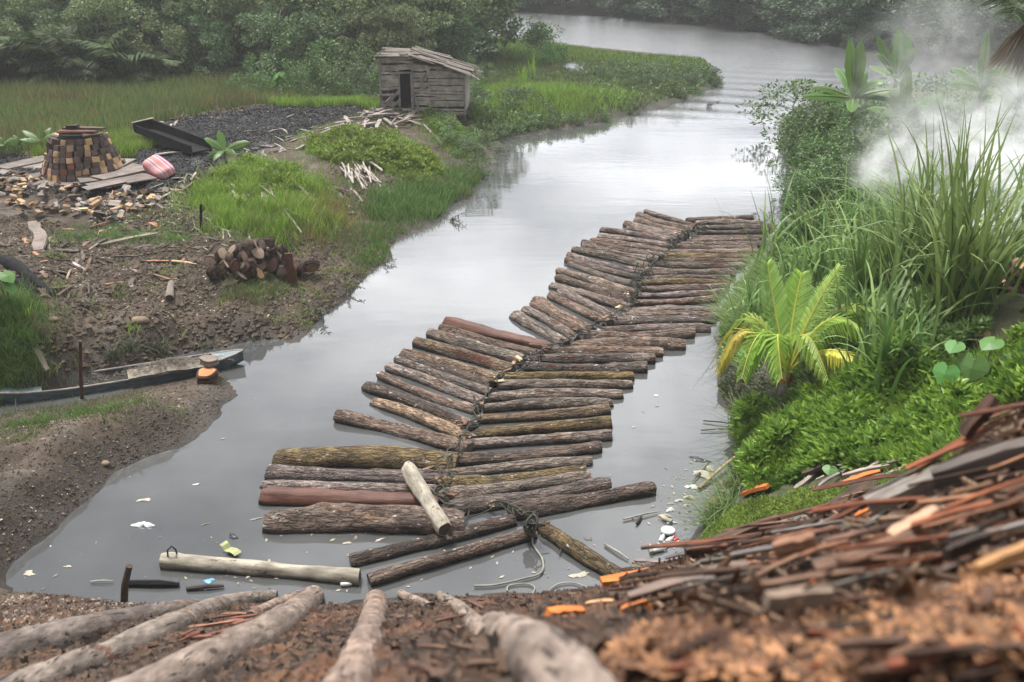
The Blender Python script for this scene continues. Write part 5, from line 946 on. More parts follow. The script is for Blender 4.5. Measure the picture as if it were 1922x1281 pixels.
banana(1690, 275, 1.0, [(90, 80, 1.7, .52, 0), (0, 40, 1.6, .55, .3), (180, 30, 1.5, .55, .3), (270, 50, 1.3, .55, .3)] + rl(4, 1.4, .6, 10, 70, 5), 'banana plant with one upright pale leaf behind the smoke', group=GB, r=.10, seed=8)
banana(1830, 235, 1.4, [(100, 84, 2.2, .56, 0), (200, 20, 1.7, .55, .2), (20, 45, 2.0, .52, .3), (320, 60, 1.5, .5, .3), (150, 45, 1.7, .55, .3)], 'banana plant with one tall pale leaf right of the smoke', group=GB, r=.12, seed=9)
banana(1905, 270, 1.2, [(90, 85, 1.6, .52, 0), (180, 50, 1.8, .5, .3), (20, 70, 2.0, .52, .1), (230, 25, 1.5, .55, .3), (300, 45, 1.5, .55, .3)] + rl(4, 1.5, .65, 10, 70, 6), 'banana plant at the right edge with a broad drooping leaf', group=GB, r=.12, seed=10)
# leaning old palm with a dry hanging skirt at the top right corner
lp0 = G(1990, 320); lp1 = PD(1935, 55, depth_of(lp0)) ; r = empty('leaning_palm', lp0); tag(r, 'leaning palm with a brown dry skirt of dead fronds in the top right corner', 'palm tree'); b = MB(); b.tube(bez((0, 0, -.3), (lp1 - lp0) * [.3, .3, .6], lp1 - lp0, 10), np.linspace(.16, .11, 10), 10, rough=.04, rng=NR); b.obj('trunk', M['trunk'], r, smooth=True)
b = MB(); n_ = 320; a_ = NR.uniform(0, 6.28, n_); tp_ = lp1 - lp0; b0 = tp_ + np.column_stack([np.cos(a_) * .12, np.sin(a_) * .12, NR.uniform(-.1, .15, n_)]); add_leaves(b, b0, np.column_stack([np.cos(a_) * .45 - .35, np.sin(a_) * .45, -np.ones(n_)]), NR.uniform(.6, 1.3, n_), .07); b.obj('dead_frond_skirt', M['dry'], r)
for j in range(8):
    o = link(bpy.data.objects.new('frond', PF[j % 4]), r); o.location = tp_; o.rotation_euler = (0, RND.uniform(-.5, .2), j * .8)
# broad heart-leaved plants
def heartleaf(root, base, tip, w_, mat, seed):
    rg = np.random.default_rng(seed); b = MB(); base = np.asarray(base, float); tip = np.asarray(tip, float); b.tube(bez((0, 0, 0), base * [.4, .4, .8], base, 7), .012, 5); d = tip - base; L = np.linalg.norm(d); d = d / L; s = unit(np.cross(d, (0, 0, 1.0))); nn = np.cross(s, d)
    out = [(-.22, .28), (-.20, .55), (.05, .92), (.35, .95), (.7, .58), (1, 0)]; V = [base]
    for sg in (1, -1):
        for f, y in out: V.append(base + d * L * f + s * sg * y * w_ / 2 + nn * (-.10 * w_ * y - .22 * L * max(f, 0) ** 2))
    c = base + d * L * .4 - nn * .03 * L; V.append(c)
    b.add(V, [[0, 1, 2], [0, 2, 13], [2, 3, 13], [3, 4, 13], [4, 5, 13], [5, 6, 13], [0, 8, 7], [0, 13, 8], [8, 13, 9], [9, 13, 10], [10, 13, 11], [11, 13, 12]], 1); b.obj('leaf', [M['stem'], M[mat]], root)
def heartplant(px, py, leaves, label, mat='heart', name='broad_leaf_plant'):
    q = G(px, py); r = empty(name, q); tag(r, label, 'broad-leaved plant'); s = 1 / ppm(q)
    for k, (bx, by, tx, ty, w_, dep) in enumerate(leaves):
        heartleaf(r, ((bx - px) * s, dep, (py - by) * s), ((tx - px) * s, dep - .12, (py - ty) * s), w_ * s, mat, k)
heartplant(1835, 745, [(1815, 668, 1798, 705, 62, 0), (1862, 640, 1830, 648, 46, .2), (1880, 668, 1900, 676, 40, .1), (1775, 690, 1760, 718, 52, .1), (1848, 706, 1842, 734, 50, -.15), (1795, 650, 1775, 660, 40, .25), (1800, 735, 1790, 748, 40, -.1)], 'light green plant with large heart-shaped leaves on the right bank')
heartplant(18, 575, [(20, 508, 42, 520, 36, 0), (5, 522, -10, 540, 40, -.1), (30, 528, 42, 540, 22, -.1), (-5, 510, -20, 518, 34, .1)], 'broad pale green leaves reaching in at the left edge above the mud')
heartplant(528, 182, [(522, 140, 512, 152, 26, 0), (532, 138, 545, 148, 24, .1), (518, 152, 508, 166, 24, -.1), (530, 152, 530, 168, 26, -.15), (540, 156, 552, 168, 22, 0), (525, 165, 518, 178, 22, -.1), (540, 168, 548, 178, 20, 0)], 'rounded pale broad-leaved shrub at the wood edge left of the hut')
heartplant(1595, 905, [(1560, 880, 1552, 886, 30, .1)], 'lone low broad leaf in the right ground cover')
# young coconut palm
q0 = G(1471, 757); pal = empty('coconut_palm', q0); tag(pal, 'young coconut palm with yellowing fronds leaning over the creek', 'palm tree'); pd = depth_of(q0)
def LP(px, py, dd=0): return PD(px, py, pd + dd) - q0
cw = LP(1478, 700); b = MB(); b.tube(spline([(0, 0, -.2), LP(1471, 740), LP(1474, 722), cw], 4), np.linspace(.105, .075, 13), 10); b.obj('trunk', M['trunk'], pal, smooth=True)
b = MB(); b.tube([LP(1474, 722), LP(1476, 712), LP(1478, 700)], [.085, .10, .07], 10); b.obj('sheath', M['peel'], pal, smooth=True).color = (2.2, 1.8, 1.2, 1)
def frond(base, mid, tip, ll, mat, seed, hang=.6, n=46, w_=.028):
    rg = np.random.default_rng(seed); p = bez(base, mid, tip, 16); b = MB(); b.tube(p, np.linspace(.022, .006, 16), 5, 0); t = unit(np.gradient(p, axis=0))
    for k in range(n):
        f = .16 + .84 * k / n; i = f * 15; c = np.array([np.interp(i, np.arange(16), p[:, a]) for a in range(3)]); tg = t[min(int(i), 15)]; sd = unit(np.cross(tg, (0, 0, 1.0)) + 1e-6)
        if abs(tg[2]) > .9: sd = np.array([1.0, 0, 0])
        for s in (-1, 1):
            l = ll * (math.sin(.5 + f * 2.3)) * rg.uniform(.85, 1.1); d = unit(tg * .75 + s * sd * .8 + [0, 0, .1 - hang * .3]); mid_ = c + d * l * .5; tip_ = mid_ + unit(d + np.array([0, 0, -hang * 1.3])) * l * .55; wv = unit(np.cross(d, (sd * s * .3 + [0, 0, 1]))) * w_ * .5
            b.add([c - wv * .5, c + wv * .5, mid_ + wv, mid_ - wv, tip_ + wv * .15, tip_ - wv * .15], [[0, 1, 2, 3], [3, 2, 4, 5]], 1)
    b.obj('frond', [M['palmyellow'], mat], pal)
FR = [((1455, 590), (1440, 492), .1, .34, 'palm', .1), ((1484, 600), (1505, 512), .2, .36, 'palm', .15), ((1515, 590), (1578, 498), -.1, .28, 'palm', .35), ((1560, 530), (1636, 640), -.55, .5, 'palm', 1.1), ((1395, 540), (1342, 700), -.1, .48, 'palmyellow', 1.2), ((1430, 545), (1392, 712), -.5, .5, 'palm', 1.3), ((1448, 550), (1468, 712), -.8, .48, 'palm', 1.2), ((1580, 600), (1650, 735), -1.2, .46, 'palmyellow', 1.2), ((1585, 520), (1655, 600), -.2, .45, 'palm', 1.0), ((1410, 530), (1372, 640), .3, .44, 'palm', 1.0), ((1505, 550), (1555, 715), -.9, .42, 'palm', 1.2)]
for k, ((mx_, my_), (tx, ty), dd, ll, mt, hg) in enumerate(FR): frond(cw, LP(mx_, my_, dd * .6), LP(tx, ty, dd), ll * 1.05, M[mt], 30 + k, hg)
# hanging twigs over the water at the left mud edge
for k, (x, y, s) in enumerate([(602, 588, .5), (655, 545, .35), (845, 415, .45), (720, 495, .3), (1330, 200, .5), (930, 290, .5)]):
    rg = np.random.default_rng(90 + k); q = G(x, y); b = MB(); n = 46
    for j in range(4):
        a = rg.uniform(-2.2, .3); tip = np.array([math.cos(a) * s, math.sin(a) * s, s * rg.uniform(-.05, .5)]); p = bez((0, 0, 0), tip * .5 + [0, 0, s * .3], tip, 8); b.tube(p, .008, 4); i = rg.integers(1, 8, n // 3); add_leaves(b, p[i], rg.normal(size=(len(i), 3)), .12 * s * 2, .3, 1, rg)
    tag(b.obj('leafy_twig', [M['trunk'], M['mudleaf']], loc=q), ['leafy twig hanging over the water at the mud point', 'leafy twig on the mud edge right of the mud point', 'leafy twig hanging from the grassy slope', 'leafy twig at the narrow mud edge mid bank', 'leafy twig at the marsh tip', 'leafy twig below the hut side shrubs'][k], 'twig')
# tree stumps near the smoke
for x, y, r, h, lab in [(1858, 548, .21, .22, 'pale sawn stump nearest the tall cane'), (1912, 545, .22, .45, 'darker taller stump at the right edge by the smoke'), (1842, 638, .17, .14, 'low orange-topped stump behind the broad-leaved plant')]:
    p = G(x, y); o = place_log('tree_stump', (0, 0, 0), (0, 0, h), r, r * .95, int(x), [M['bark'], M['pale_wood']], (.9, .75, .6), bend=0); o.location = p + np.array([0, 0, h / 2 - .03]); tag(o, lab, 'stump')
# ------------------------------------------------------------------ bark heap in the near right corner
BIG = [(1128, 1110, 1258, 1102, 26, .04, 'orange', (1, 1, 1), 'wood_piece', 'flat bright orange slab lying at the shore end of the bark heap', 'slab', .08),
       (1028, 1170, 1092, 1188, 22, .04, 'orange', (1.05, 1, 1), 'wood_piece', 'small orange slab with a dark hole left of the heap', 'slab', .05),
       (1168, 1180, 1218, 1166, 14, .04, 'orange', (1.05, 1.1, 1.1), 'wood_piece', 'small orange chunk below the flat orange slab', 'slab', .05),
       (1100, 1160, 1152, 1150, 10, .03, 'pale_wood', (1.1, .9, .7), 'wood_piece', 'pale orange sliver between the orange slabs', 'slab', .05),
       (1392, 940, 1440, 918, 20, .05, 'orange', (.9, .9, 1), 'wood_piece', 'orange slab half in the grass by the litter', 'slab', .05),
       (1560, 958, 1640, 936, 26, .10, 'strip', (.6, .6, .6), 'wood_piece', 'dark square-ended slab with an orange top edge on the grass border', 'slab', .05),
       (1570, 935, 1645, 928, 12, .03, 'orange', (.9, .8, .8), 'wood_piece', 'thin orange slab on top of the dark square-ended one', 'slab', .17),
       (1670, 940, 1712, 926, 16, .05, 'orange', (.9, .95, 1), 'wood_piece', 'round-ended orange-tan slab at the heap edge', 'slab', .05),
       (1505, 900, 1600, 872, 12, .05, 'darkwood', (1.0, .8, .7), 'wood_piece', 'dark plank lying in the green ground cover above the heap', 'plank', .08),
       (1490, 925, 1530, 900, 9, .03, 'weathered', (1.2, 1.1, 1.0), 'wood_piece', 'pale plank end beside the dark plank in the ground cover', 'plank', .06),
       (1580, 900, 1680, 905, 12, .03, 'weathered', (1.2, 1.05, .95), 'wood_piece', 'pale splintered board in the grass strip', 'plank', .06),
       (1285, 1068, 1455, 1040, 20, .08, 'strip', (.75, .8, .8), 'bark_piece', 'long dark bark slab with a pale edge along the heap front', 'bark slab', .12),
       (1180, 1165, 1400, 1120, 26, .08, 'skid', (.8, .7, .65), 'bark_piece', 'smooth grey-pink branch lying through the lower heap', 'branch', .05),
       (1620, 1005, 1762, 992, 38, .05, 'weathered', (.8, .77, .73), 'bark_piece', 'broad pale grey bark slab on top of the heap', 'bark slab', .14),
       (1740, 955, 1935, 950, 34, .07, 'weathered', (.42, .38, .36), 'bark_piece', 'blurred dark grey beam across the heap at the right edge', 'beam', .13),
       (1785, 940, 1852, 820, 26, .04, 'strip', (.6, .5, .45), 'bark_piece', 'dark bark slab leaning up against the heap crest', 'bark slab', .18),
       (1840, 940, 1925, 890, 34, .04, 'peel', (2.2, 2.6, 2.4), 'bark_piece', 'pinkish peeled strip near the right edge of the heap', 'strip', .12),
       (1655, 1100, 1735, 1080, 22, .03, 'peel', (3.0, 4.2, 4.2), 'bark_piece', 'pale pink peeled sliver in the middle of the heap', 'sliver', .16),
       (1520, 1165, 1700, 1110, 38, .05, 'strip', (1.5, 1.35, 1.25), 'bark_piece', 'large curved grey bark piece in the lower heap', 'bark slab', .14),
       (1440, 1150, 1520, 1100, 26, .05, 'strip', (1.9, 1.6, 1.4), 'bark_piece', 'pale bark piece left of the large curved one', 'bark slab', .16),
       (1425, 1240, 1545, 1203, 32, .035, 'weathered', (.95, .75, .6), 'wood_piece', 'thick tan plank end in the blurred foreground', 'plank', .12),
       (1800, 1215, 1935, 1118, 20, .03, 'pale_wood', (1, .75, .5), 'wood_piece', 'curved tan strip rising to the right edge over wood chips', 'strip', .14),
       (1760, 1120, 1840, 1092, 14, .03, 'darkwood', (.8, .7, .6), 'bark_piece', 'small dark slab at the upper edge of the wood chips', 'bark slab', .12)]
for a in BIG: timber(*a)
HEAP = [(1180, 1075), (1290, 1062), (1390, 1035), (1500, 985), (1620, 945), (1760, 915), (1815, 870), (1850, 810), (1925, 790), (1960, 950), (1960, 1080), (1780, 1110), (1650, 1180), (1480, 1230), (1330, 1215), (1230, 1170), (1150, 1120)]
def heap_strips(n, ang, lpx, wpx, mat, cr, name, label, cat, group, seed, lift, th): strew(HEAP, n, ang, lpx, wpx, mat, cr, name, label, cat, group, seed, lift, th, .5, mat == 'strip')
heap_strips(200, (19, 23), (36, 230), (3, 15), 'strip', (.36, 1.15), 'bark_strip', 'brown or tan bark strip tangled in the near heap', 'bark strip', 'bark strips of the near heap', 21, .17, .008)
heap_strips(60, (20, 38), (30, 150), (3, 12), 'weathered', (.35, .95), 'wood_splinter', 'greyish wood splinter in the near heap', 'splinter', 'grey splinters of the near heap', 22, .18, .012)
heap_strips(22, (20, 24), (20, 110), (4, 10), 'peel', (.7, 1.7), 'wood_splinter', 'reddish peeled splinter in the near heap', 'splinter', 'red splinters of the near heap', 23, .18, .012)
heap_strips(9, (20, 60), (16, 50), (6, 14), 'orange', (.6, 1.0), 'wood_splinter', 'orange heartwood chip in the near heap', 'wood chip', 'orange chips of the near heap', 24, .17, .014)
strew([(590, 1150), (820, 1140), (1130, 1125), (1250, 1170), (1150, 1240), (900, 1280), (600, 1260)], 60, (10, 50), (24, 90), (4, 12), 'strip', (.6, 1.7), 'bark_strip', 'brown bark shred between the skid logs and the heap', 'bark strip', 'bark shreds between the skid logs', 25, .06, .012)
strew([(330, 1210), (420, 1160), (520, 1140), (470, 1180), (380, 1250), (320, 1270)], 34, (28, 20), (20, 70), (3, 9), 'peel', (.7, 1.8), 'bark_strip', 'rusty bark shred between the second and third skid logs', 'bark strip', 'rusty bark shreds between skid logs', 26, .08, .012)
strew([(1530, 905), (1600, 868), (1720, 862), (1700, 890), (1600, 915), (1540, 915)], 22, (16, 30), (20, 70), (3, 9), 'weathered', (.8, 1.5), 'wood_splinter', 'pale splinter strewn in the green strip above the heap', 'splinter', 'pale splinters in the green strip', 27, .06, .014)
strew([(1150, 1290), (1300, 1210), (1500, 1220), (1650, 1160), (1780, 1100), (1960, 1060), (1960, 1290)], 56, (24, 40), (40, 200), (5, 22), 'strip', (.4, 1.3), 'bark_strip', 'blurred strip lying on the wood chips at the bottom right', 'bark strip', 'strips on the near wood chips', 28, .05, .014, pal=True)
# loose chips and shreds: uncountable
def chipstuff(name, polyw, n, size, mat, seed, up=.02, flat=.3, asp=1.0, axis=None):
    rg = np.random.default_rng(seed); p = scatter(polyw, n, rg); b = MB(); s = rg.uniform(.4, 1.3, n) * size
    d = unit(rg.normal(size=(n, 3)) * [1, 1, .35 if asp < 2 else .12]); d = d if axis is None else unit(np.asarray(axis) + rg.normal(0, .28, (n, 3)) * [1, 1, .5]); r = unit(np.cross(d, [0, 0, 1.0]) + rg.normal(0, .25, (n, 3))); nn = np.cross(d, r); c = p + [0, 0, 1.0] * rg.uniform(0, up, n)[:, None]
    L = s[:, None] * rg.uniform(.6, 1.8, (n, 1)); W2 = s[:, None] * .35 / asp; T = s[:, None] * flat * .3
    V = np.stack([c - d * L * .5 - r * W2, c + d * L * .5 - r * W2 * .7, c + d * L * .5 + r * W2 * .7, c - d * L * .5 + r * W2, c - d * L * .4 + nn * T, c + d * L * .4 + nn * T], 1)
    bb = np.arange(n)[:, None] * 6; b.add(V.reshape(-1, 3), np.concatenate([bb + np.array(q) for q in ([0, 1, 5, 4], [2, 3, 4, 5])])); o = b.obj(name, mat); return tag(o, kind='stuff')
M['chipwood'] = leafmat('chip_wood', (.030, .015, .009), (.44, .22, .10), (.08, .036, .02), 0, .8, 4.0)
M['shred'] = leafmat('bark_shred', (.013, .008, .006), (.078, .045, .031), (.11, .048, .028), 0, .85, 2.0)
M['litterbits'] = leafmat('dry_litter', (.05, .035, .024), (.34, .29, .23), None, 0, .85)
M['splint'] = leafmat('splinter_wood', (.05, .03, .02), (.40, .27, .18), (.14, .09, .06), 0, .8, 3.0)
M['clod'] = leafmat('mud_clod', (.026, .018, .012), (.105, .076, .050), None, 0, .85)
M['coalbits'] = leafmat('charcoal_bits', (.004, .004, .0045), (.026, .026, .027), (.06, .056, .052), 0, .9, .35, .12)
near = lambda px: [tuple(G(*q)[:2]) for q in px]
chipstuff('wood_chips', near([(1130, 1300), (1250, 1190), (1480, 1200), (1640, 1140), (1760, 1090), (1980, 1020), (2050, 1300)]), 11000, .046, M['chipwood'], 1, .05)
chipstuff('bark_litter', near([(560, 1320), (600, 1145), (760, 1130), (1000, 1122), (1180, 1095), (1290, 1062), (1500, 985), (1620, 945), (1800, 900), (1980, 800), (2050, 1050), (1750, 1130), (1400, 1280)]), 34000, .055, M['shred'], 2, .06)
chipstuff('bark_litter', near([(-40, 1300), (-40, 1130), (140, 1124), (300, 1138), (480, 1140), (600, 1140), (560, 1310)]), 16000, .05, M['shred'], 3, .03)
chipstuff('dry_litter', near([(0, 1125), (230, 1132), (360, 1142), (300, 1160), (120, 1190), (0, 1230)]), 2600, .05, M['litterbits'], 4, .02)
chipstuff('dry_litter', near([(0, 440), (200, 430), (380, 440), (420, 520), (600, 540), (560, 630), (400, 640), (250, 600), (0, 560)]), 2200, .05, M['litterbits'], 5, .02)
chipstuff('dry_litter', near([(0, 800), (300, 740), (430, 720), (420, 760), (300, 840), (150, 930), (0, 1080)]), 400, .035, M['litterbits'], 6, .01)
chipstuff('dry_litter', near([(150, 380), (350, 350), (390, 400), (330, 440), (180, 440)]), 2600, .07, M['litterbits'], 7, .03)
chipstuff('wood_splinters', near(HEAP), 9500, .19, M['splint'], 21, .13, .3, 6.0, unit(G(1700, 990) - G(1400, 1055)))
chipstuff('charcoal_bits', COALW, 30000, .045, M['coalbits'], 8, .025, 1.0)
chipstuff('dry_litter', COALW, 1500, .06, M['litterbits'], 9, .03)
def clods(name, polyw, n, size, mat, seed):
    rg = np.random.default_rng(seed); p = scatter(polyw, n, rg); b = MB(); s = (rg.uniform(.25, 1, n) ** 2.2 * size)[:, None]
    dirs = unit(np.array([[1, 0, -.2], [0, 1, -.1], [-1, 0, -.2], [0, -1, -.1], [.1, .1, 1.0]])); V = p[:, None, :] + (dirs[None] + rg.normal(0, .22, (n, 5, 3))) * s[:, None, :] * np.array([1, 1, .55]); bb = np.arange(n)[:, None] * 5
    b.add(V.reshape(-1, 3), np.concatenate([bb + np.array(q) for q in ([0, 1, 4], [1, 2, 4], [2, 3, 4], [3, 0, 4])])); return tag(b.obj(name, mat), kind='stuff')
clods('mud_clods', near([(0, 400), (200, 430), (380, 430), (480, 470), (640, 430), (740, 450), (700, 515), (600, 600), (540, 645), (400, 655), (330, 668), (150, 700), (0, 700)]), 17000, .085, M['clod'], 1)
clods('mud_clods', near([(0, 780), (300, 720), (430, 706), (446, 740), (380, 812), (280, 862), (200, 900), (110, 985), (25, 1062), (0, 1080)]), 7000, .035, M['clod'], 2)
clods('mud_clods', near([(0, 1112), (230, 1130), (480, 1134), (620, 1136), (620, 1180), (300, 1180), (0, 1260)]), 6000, .035, M['clod'], 3)
clods('mud_clods', near([(620, 300), (760, 250), (830, 300), (740, 380), (640, 420), (600, 380)]), 6000, .07, M['clod'], 4)
chipstuff('bark_litter', [(1.3, 1.5), (2.6, 5.0), (3.9, 7.4), (7, 9), (12, 8), (9, 0), (4, -2), (1, -2)], 22000, .06, M['shred'], 31, .06)
chipstuff('wood_chips', [(1.0, 1.0), (1.8, 2.2), (4.5, 3), (4.5, -1), (1.0, -1)], 6000, .046, M['chipwood'], 32, .05)
chipstuff('bark_litter', [(-1, 1.5), (-3, 4), (-5.2, 7), (-9, 7), (-7, 1), (-3, -1)], 12000, .05, M['shred'], 33, .03)
clods('mud_clods', [(-6, 9), (-8, 13.5), (-11, 19), (-16, 26), (-24, 26), (-20, 10), (-10, 7)], 9000, .07, M['clod'], 34)
# stones on the spit
for k, (x, y, s, lab) in enumerate([(262, 598, .20, 'dark rounded stone on the mud bank above the spiky grass'), (195, 868, .10, 'pinkish stone at the spit edge'), (97, 598, .14, 'pale stone low on the left mud bank')]):
    rg = np.random.default_rng(k + 3); q = G(x, y); b = MB(); n, sg = 7, 12; ph = np.linspace(.05, math.pi - .05, n); V = [[s * math.sin(p_) * math.cos(a) * rg.uniform(.85, 1.1), s * .7 * math.sin(p_) * math.sin(a) * rg.uniform(.85, 1.1), s * .42 * math.cos(p_) * rg.uniform(.9, 1.1)] for p_ in ph for a in np.linspace(0, 6.28, sg, endpoint=False)]
    b.add(V, [[i * sg + j, (i + 1) * sg + j, (i + 1) * sg + (j + 1) % sg, i * sg + (j + 1) % sg] for i in range(n - 1) for j in range(sg)]); b.add(V[:sg], [list(range(sg))]); tag(b.obj('stone', M['stone'], loc=q - [0, 0, s * .2], smooth=True), lab, 'stone')

# ------------------------------------------------------------------ floating litter
def rag(px, py, s, mat, label, name, cat, seed, flat=.25, asp=.6, z=0.0):
    rg = np.random.default_rng(seed); q = P(px, py, z) if z == 0 else G(px, py); n = 9; u, v = np.meshgrid(np.linspace(-1, 1, n), np.linspace(-1, 1, n)); r = np.hypot(u, v); k = np.where(r > 1e-6, np.maximum(np.abs(u), np.abs(v)) / np.maximum(r, 1e-6), 1); u, v = u * k, v * k; rr = np.hypot(u, v); an = np.arctan2(v, u); lob = 1 + .28 * np.sin(an * 2 + seed) + .22 * np.sin(an * 3 + seed * 2.3) + .12 * np.sin(an * 7 + seed); u, v = u * lob, v * lob
    hgt = (1 - rr ** 2) * flat * .6 + np.array([[rg.normal(0, .06) for _ in range(n)] for _ in range(n)]) * flat * 2 * (1 - rr * .6); V = np.stack([u * s * (1 + rg.normal(0, .10, u.shape)), v * s * asp, np.clip(hgt * s, -.01, None) + .006], -1).reshape(-1, 3); b = MB(); b.add(V, [[i * n + j, i * n + j + 1, (i + 1) * n + j + 1, (i + 1) * n + j] for i in range(n - 1) for j in range(n - 1)])
    o = b.obj(name, mat, loc=q, smooth=True); o.rotation_euler = (0, 0, rg.uniform(-.6, .6)); return tag(o, label, cat)
rag(270, 986, .13, M['white'], 'crumpled white plastic bag floating on the near creek', 'plastic_bag', 'plastic bag', 1, .5)
rag(272, 939, .08, M['foam'], 'small pale scrap floating above the white bag', 'litter_scrap', 'litter', 2)
rag(438, 1008, .08, M['darkplastic'], 'crumpled black plastic scrap above the yellow wrapper', 'litter_scrap', 'litter', 3, .5)
rag(54, 1077, .08, M['foam'], 'cream scrap floating in the bottom left water', 'litter_scrap', 'litter', 4)
rag(392, 1091, .07, M['litterblue'], 'blue scrap floating below the pale log', 'litter_scrap', 'litter', 5, .2)
rag(712, 854 + 160, .07, M['foam'], 'pale leaf floating between the dark logs and raft', 'litter_scrap', 'litter', 6, .2, .3); rag(652, 1020, .05, M['foam'], 'tiny pale scrap floating left of the upper dark log', 'litter_scrap', 'litter', 7)
rag(1088, 1080, .10, M['foam'], 'pale scrap with shreds floating inside the rope bend', 'litter_scrap', 'litter', 8, .2); rag(1310, 863, .13, M['darkplastic'], 'dark wet rag floating off the right shore', 'litter_scrap', 'litter', 9, .3); rag(1320, 865, .05, M['white'], 'whitish scrap beside the dark floating rag', 'litter_scrap', 'litter', 10, .4)
rag(1232, 743, .05, M['white'], 'tiny white scrap floating right of the raft', 'litter_scrap', 'litter', 11); rag(128, 1064, .05, M['foam'], 'faint cream scrap near the bottom left corner water', 'litter_scrap', 'litter', 12, .2, .4)
rag(368, 910, .04, M['white'], 'tiny white speck of litter left of the raft end', 'litter_scrap', 'litter', 13); rag(480, 975, .07, M['litterbits'], 'brown shred floating left of the near raft log', 'litter_scrap', 'litter', 14, .2, .3); rag(385, 985, .06, M['litterbits'], 'brown twiggy shred floating right of the white bag', 'litter_scrap', 'litter', 15, .2, .2)
rag(1322, 892, .16, M['foam'], 'dirty foam lump at the tip of the stick by the right shore', 'foam_lump', 'foam', 16, .6); rag(1368, 925, .12, M['white'], 'white bag scrap among the litter by the dark red can', 'litter_scrap', 'litter', 17, .6, z=1); rag(1362, 912, .07, M['litterred'], 'dark red can half hidden in the shore litter', 'litter_scrap', 'litter', 18, .9, z=1)
rag(1268, 1014, .05, M['litterred'], 'tiny red cap beside the white bottle', 'litter_scrap', 'litter', 19, .7); rag(1352, 945, .22, M['dry'], 'brown fibrous husk lying on the right shore', 'coconut_husk', 'husk', 20, .9, z=1)
b = MB(); q = P(433, 1032, .05); rg = np.random.default_rng(6); V = [(x * .15, y * .06, .02 * math.sin(x * 3) + .05 * (x < -.5)) for x in np.linspace(-1, 1, 8) for y in (-1, 1)]; b.add(V, [[2 * i, 2 * i + 1, 2 * i + 3, 2 * i + 2] for i in range(7)]); o = b.obj('wrapper', M['litteryellow'], loc=q); o.rotation_euler = (0, .1, -.6); tag(o, 'yellow-green wrapper floating above the pale log', 'wrapper')
def bottle(px, py, rz, label, mat='white', s=1.0):
    q = P(px, py, .03); b = MB(); pr = [(-.11, .03), (-.105, .036), (.03, .036), (.06, .026), (.085, .014), (.11, .014)]; b.tube([(x * s, 0, 0) for x, r in pr], [r * s for x, r in pr], 12); root = b.obj('bottle', M[mat], loc=q, smooth=True); root.rotation_euler = (0, 0, rz); tag(root, label, 'bottle'); c = MB(); c.tube([(.108 * s, 0, 0), (.13 * s, 0, 0)], .017 * s, 10); c.obj('cap', M['litterred'], root)
bottle(1243, 1010, 1.2, 'white bottle floating upright-angled under the round lid'); bottle(1256, 1015, .9, 'second white bottle touching the first one', s=1.1); bottle(1238, 1032, .3, 'white bottle lying lowest in the litter cluster', s=.9); bottle(1222, 1030, 1.6, 'slim pale bottle at the left of the litter cluster', 'foam', .9); bottle(1250, 975, 2.4, 'cream bottle above the round lid', 'foam', .9)
bottle(652, 1097, .1, 'clear green-capped bottle at the near end of the pale log', 'white', .8)
b = MB(); b.tube([(0, 0, 0), (0, 0, .03), (0, 0, .035)], [.10, .105, .09], 18); tag(b.obj('plastic_disc', M['white'], loc=P(1254, 998, .03), smooth=True), 'round white lid floating among the bottles', 'lid')
for k, (x, y, s) in enumerate([(1258, 958, .07), (1246, 970, .08), (1260, 982, .06), (1295, 935, .08), (1300, 915, .09), (1330, 880, .10), (1240, 1020, .05), (1288, 950, .05), (1275, 940, .05)]):
    rag(x, y, s, M['foam' if k % 2 else 'white'], ['small foam crumb in the litter line, farthest of all', 'foam crumb left of the lid'][0] if False else 'small foam crumb in the litter line along the right shore', 'foam_crumb', 'foam', 100 + k, .6)['group'] = 'foam crumbs along the right shore'
# sticks afloat
for k, (x1, y1, x2, y2, r, mat, lab) in enumerate([(1312, 917, 1378, 868, .025, 'pale_wood', 'pale stick poking from the water at the right shore'), (1170, 975, 1240, 960, .014, 'palerope', 'thin pale stick floating off the litter line'), (1135, 1022, 1180, 1050, .018, 'palerope', 'pale peeled stick floating beside the olive log'), (242, 1096, 336, 1098, .05, 'black', 'flat black plank floating behind the leaning stake'), (1330, 870, 1300, 905, .012, 'darkwood', 'dark twig in the shore litter'), (1195, 983, 1205, 968, .02, 'darkwood', 'short dark stick floating right of the olive log'), (350, 1105, 420, 1100, .03, 'darkwood', 'dark bark shred floating below the pale log'), (1060, 1010, 1050, 1042, .01, 'darkwood', 'thin dark twig floating by the olive log'), (170, 1092, 212, 1091, .012, 'palerope', 'thin pale twig floating left of the stake'), (1320, 790, 1375, 796, .012, 'darkwood', 'dark twig reaching over the water at the right bank'), (1316, 808, 1372, 806, .010, 'darkwood', 'second dark twig reaching over the water at the right bank')]):
    A, B = P(x1, y1, .03), P(x2, y2, .03); 
    if k == 0: B = G(x2, y2) + [0, 0, .1]
    c = (A + B) / 2; b = MB(); b.tube([A - c, (B - A) * .1 + [0, 0, .012], B - c], [r, r, r * .6], 7); tag(b.obj('floating_stick', M[mat], loc=c), lab, 'stick')
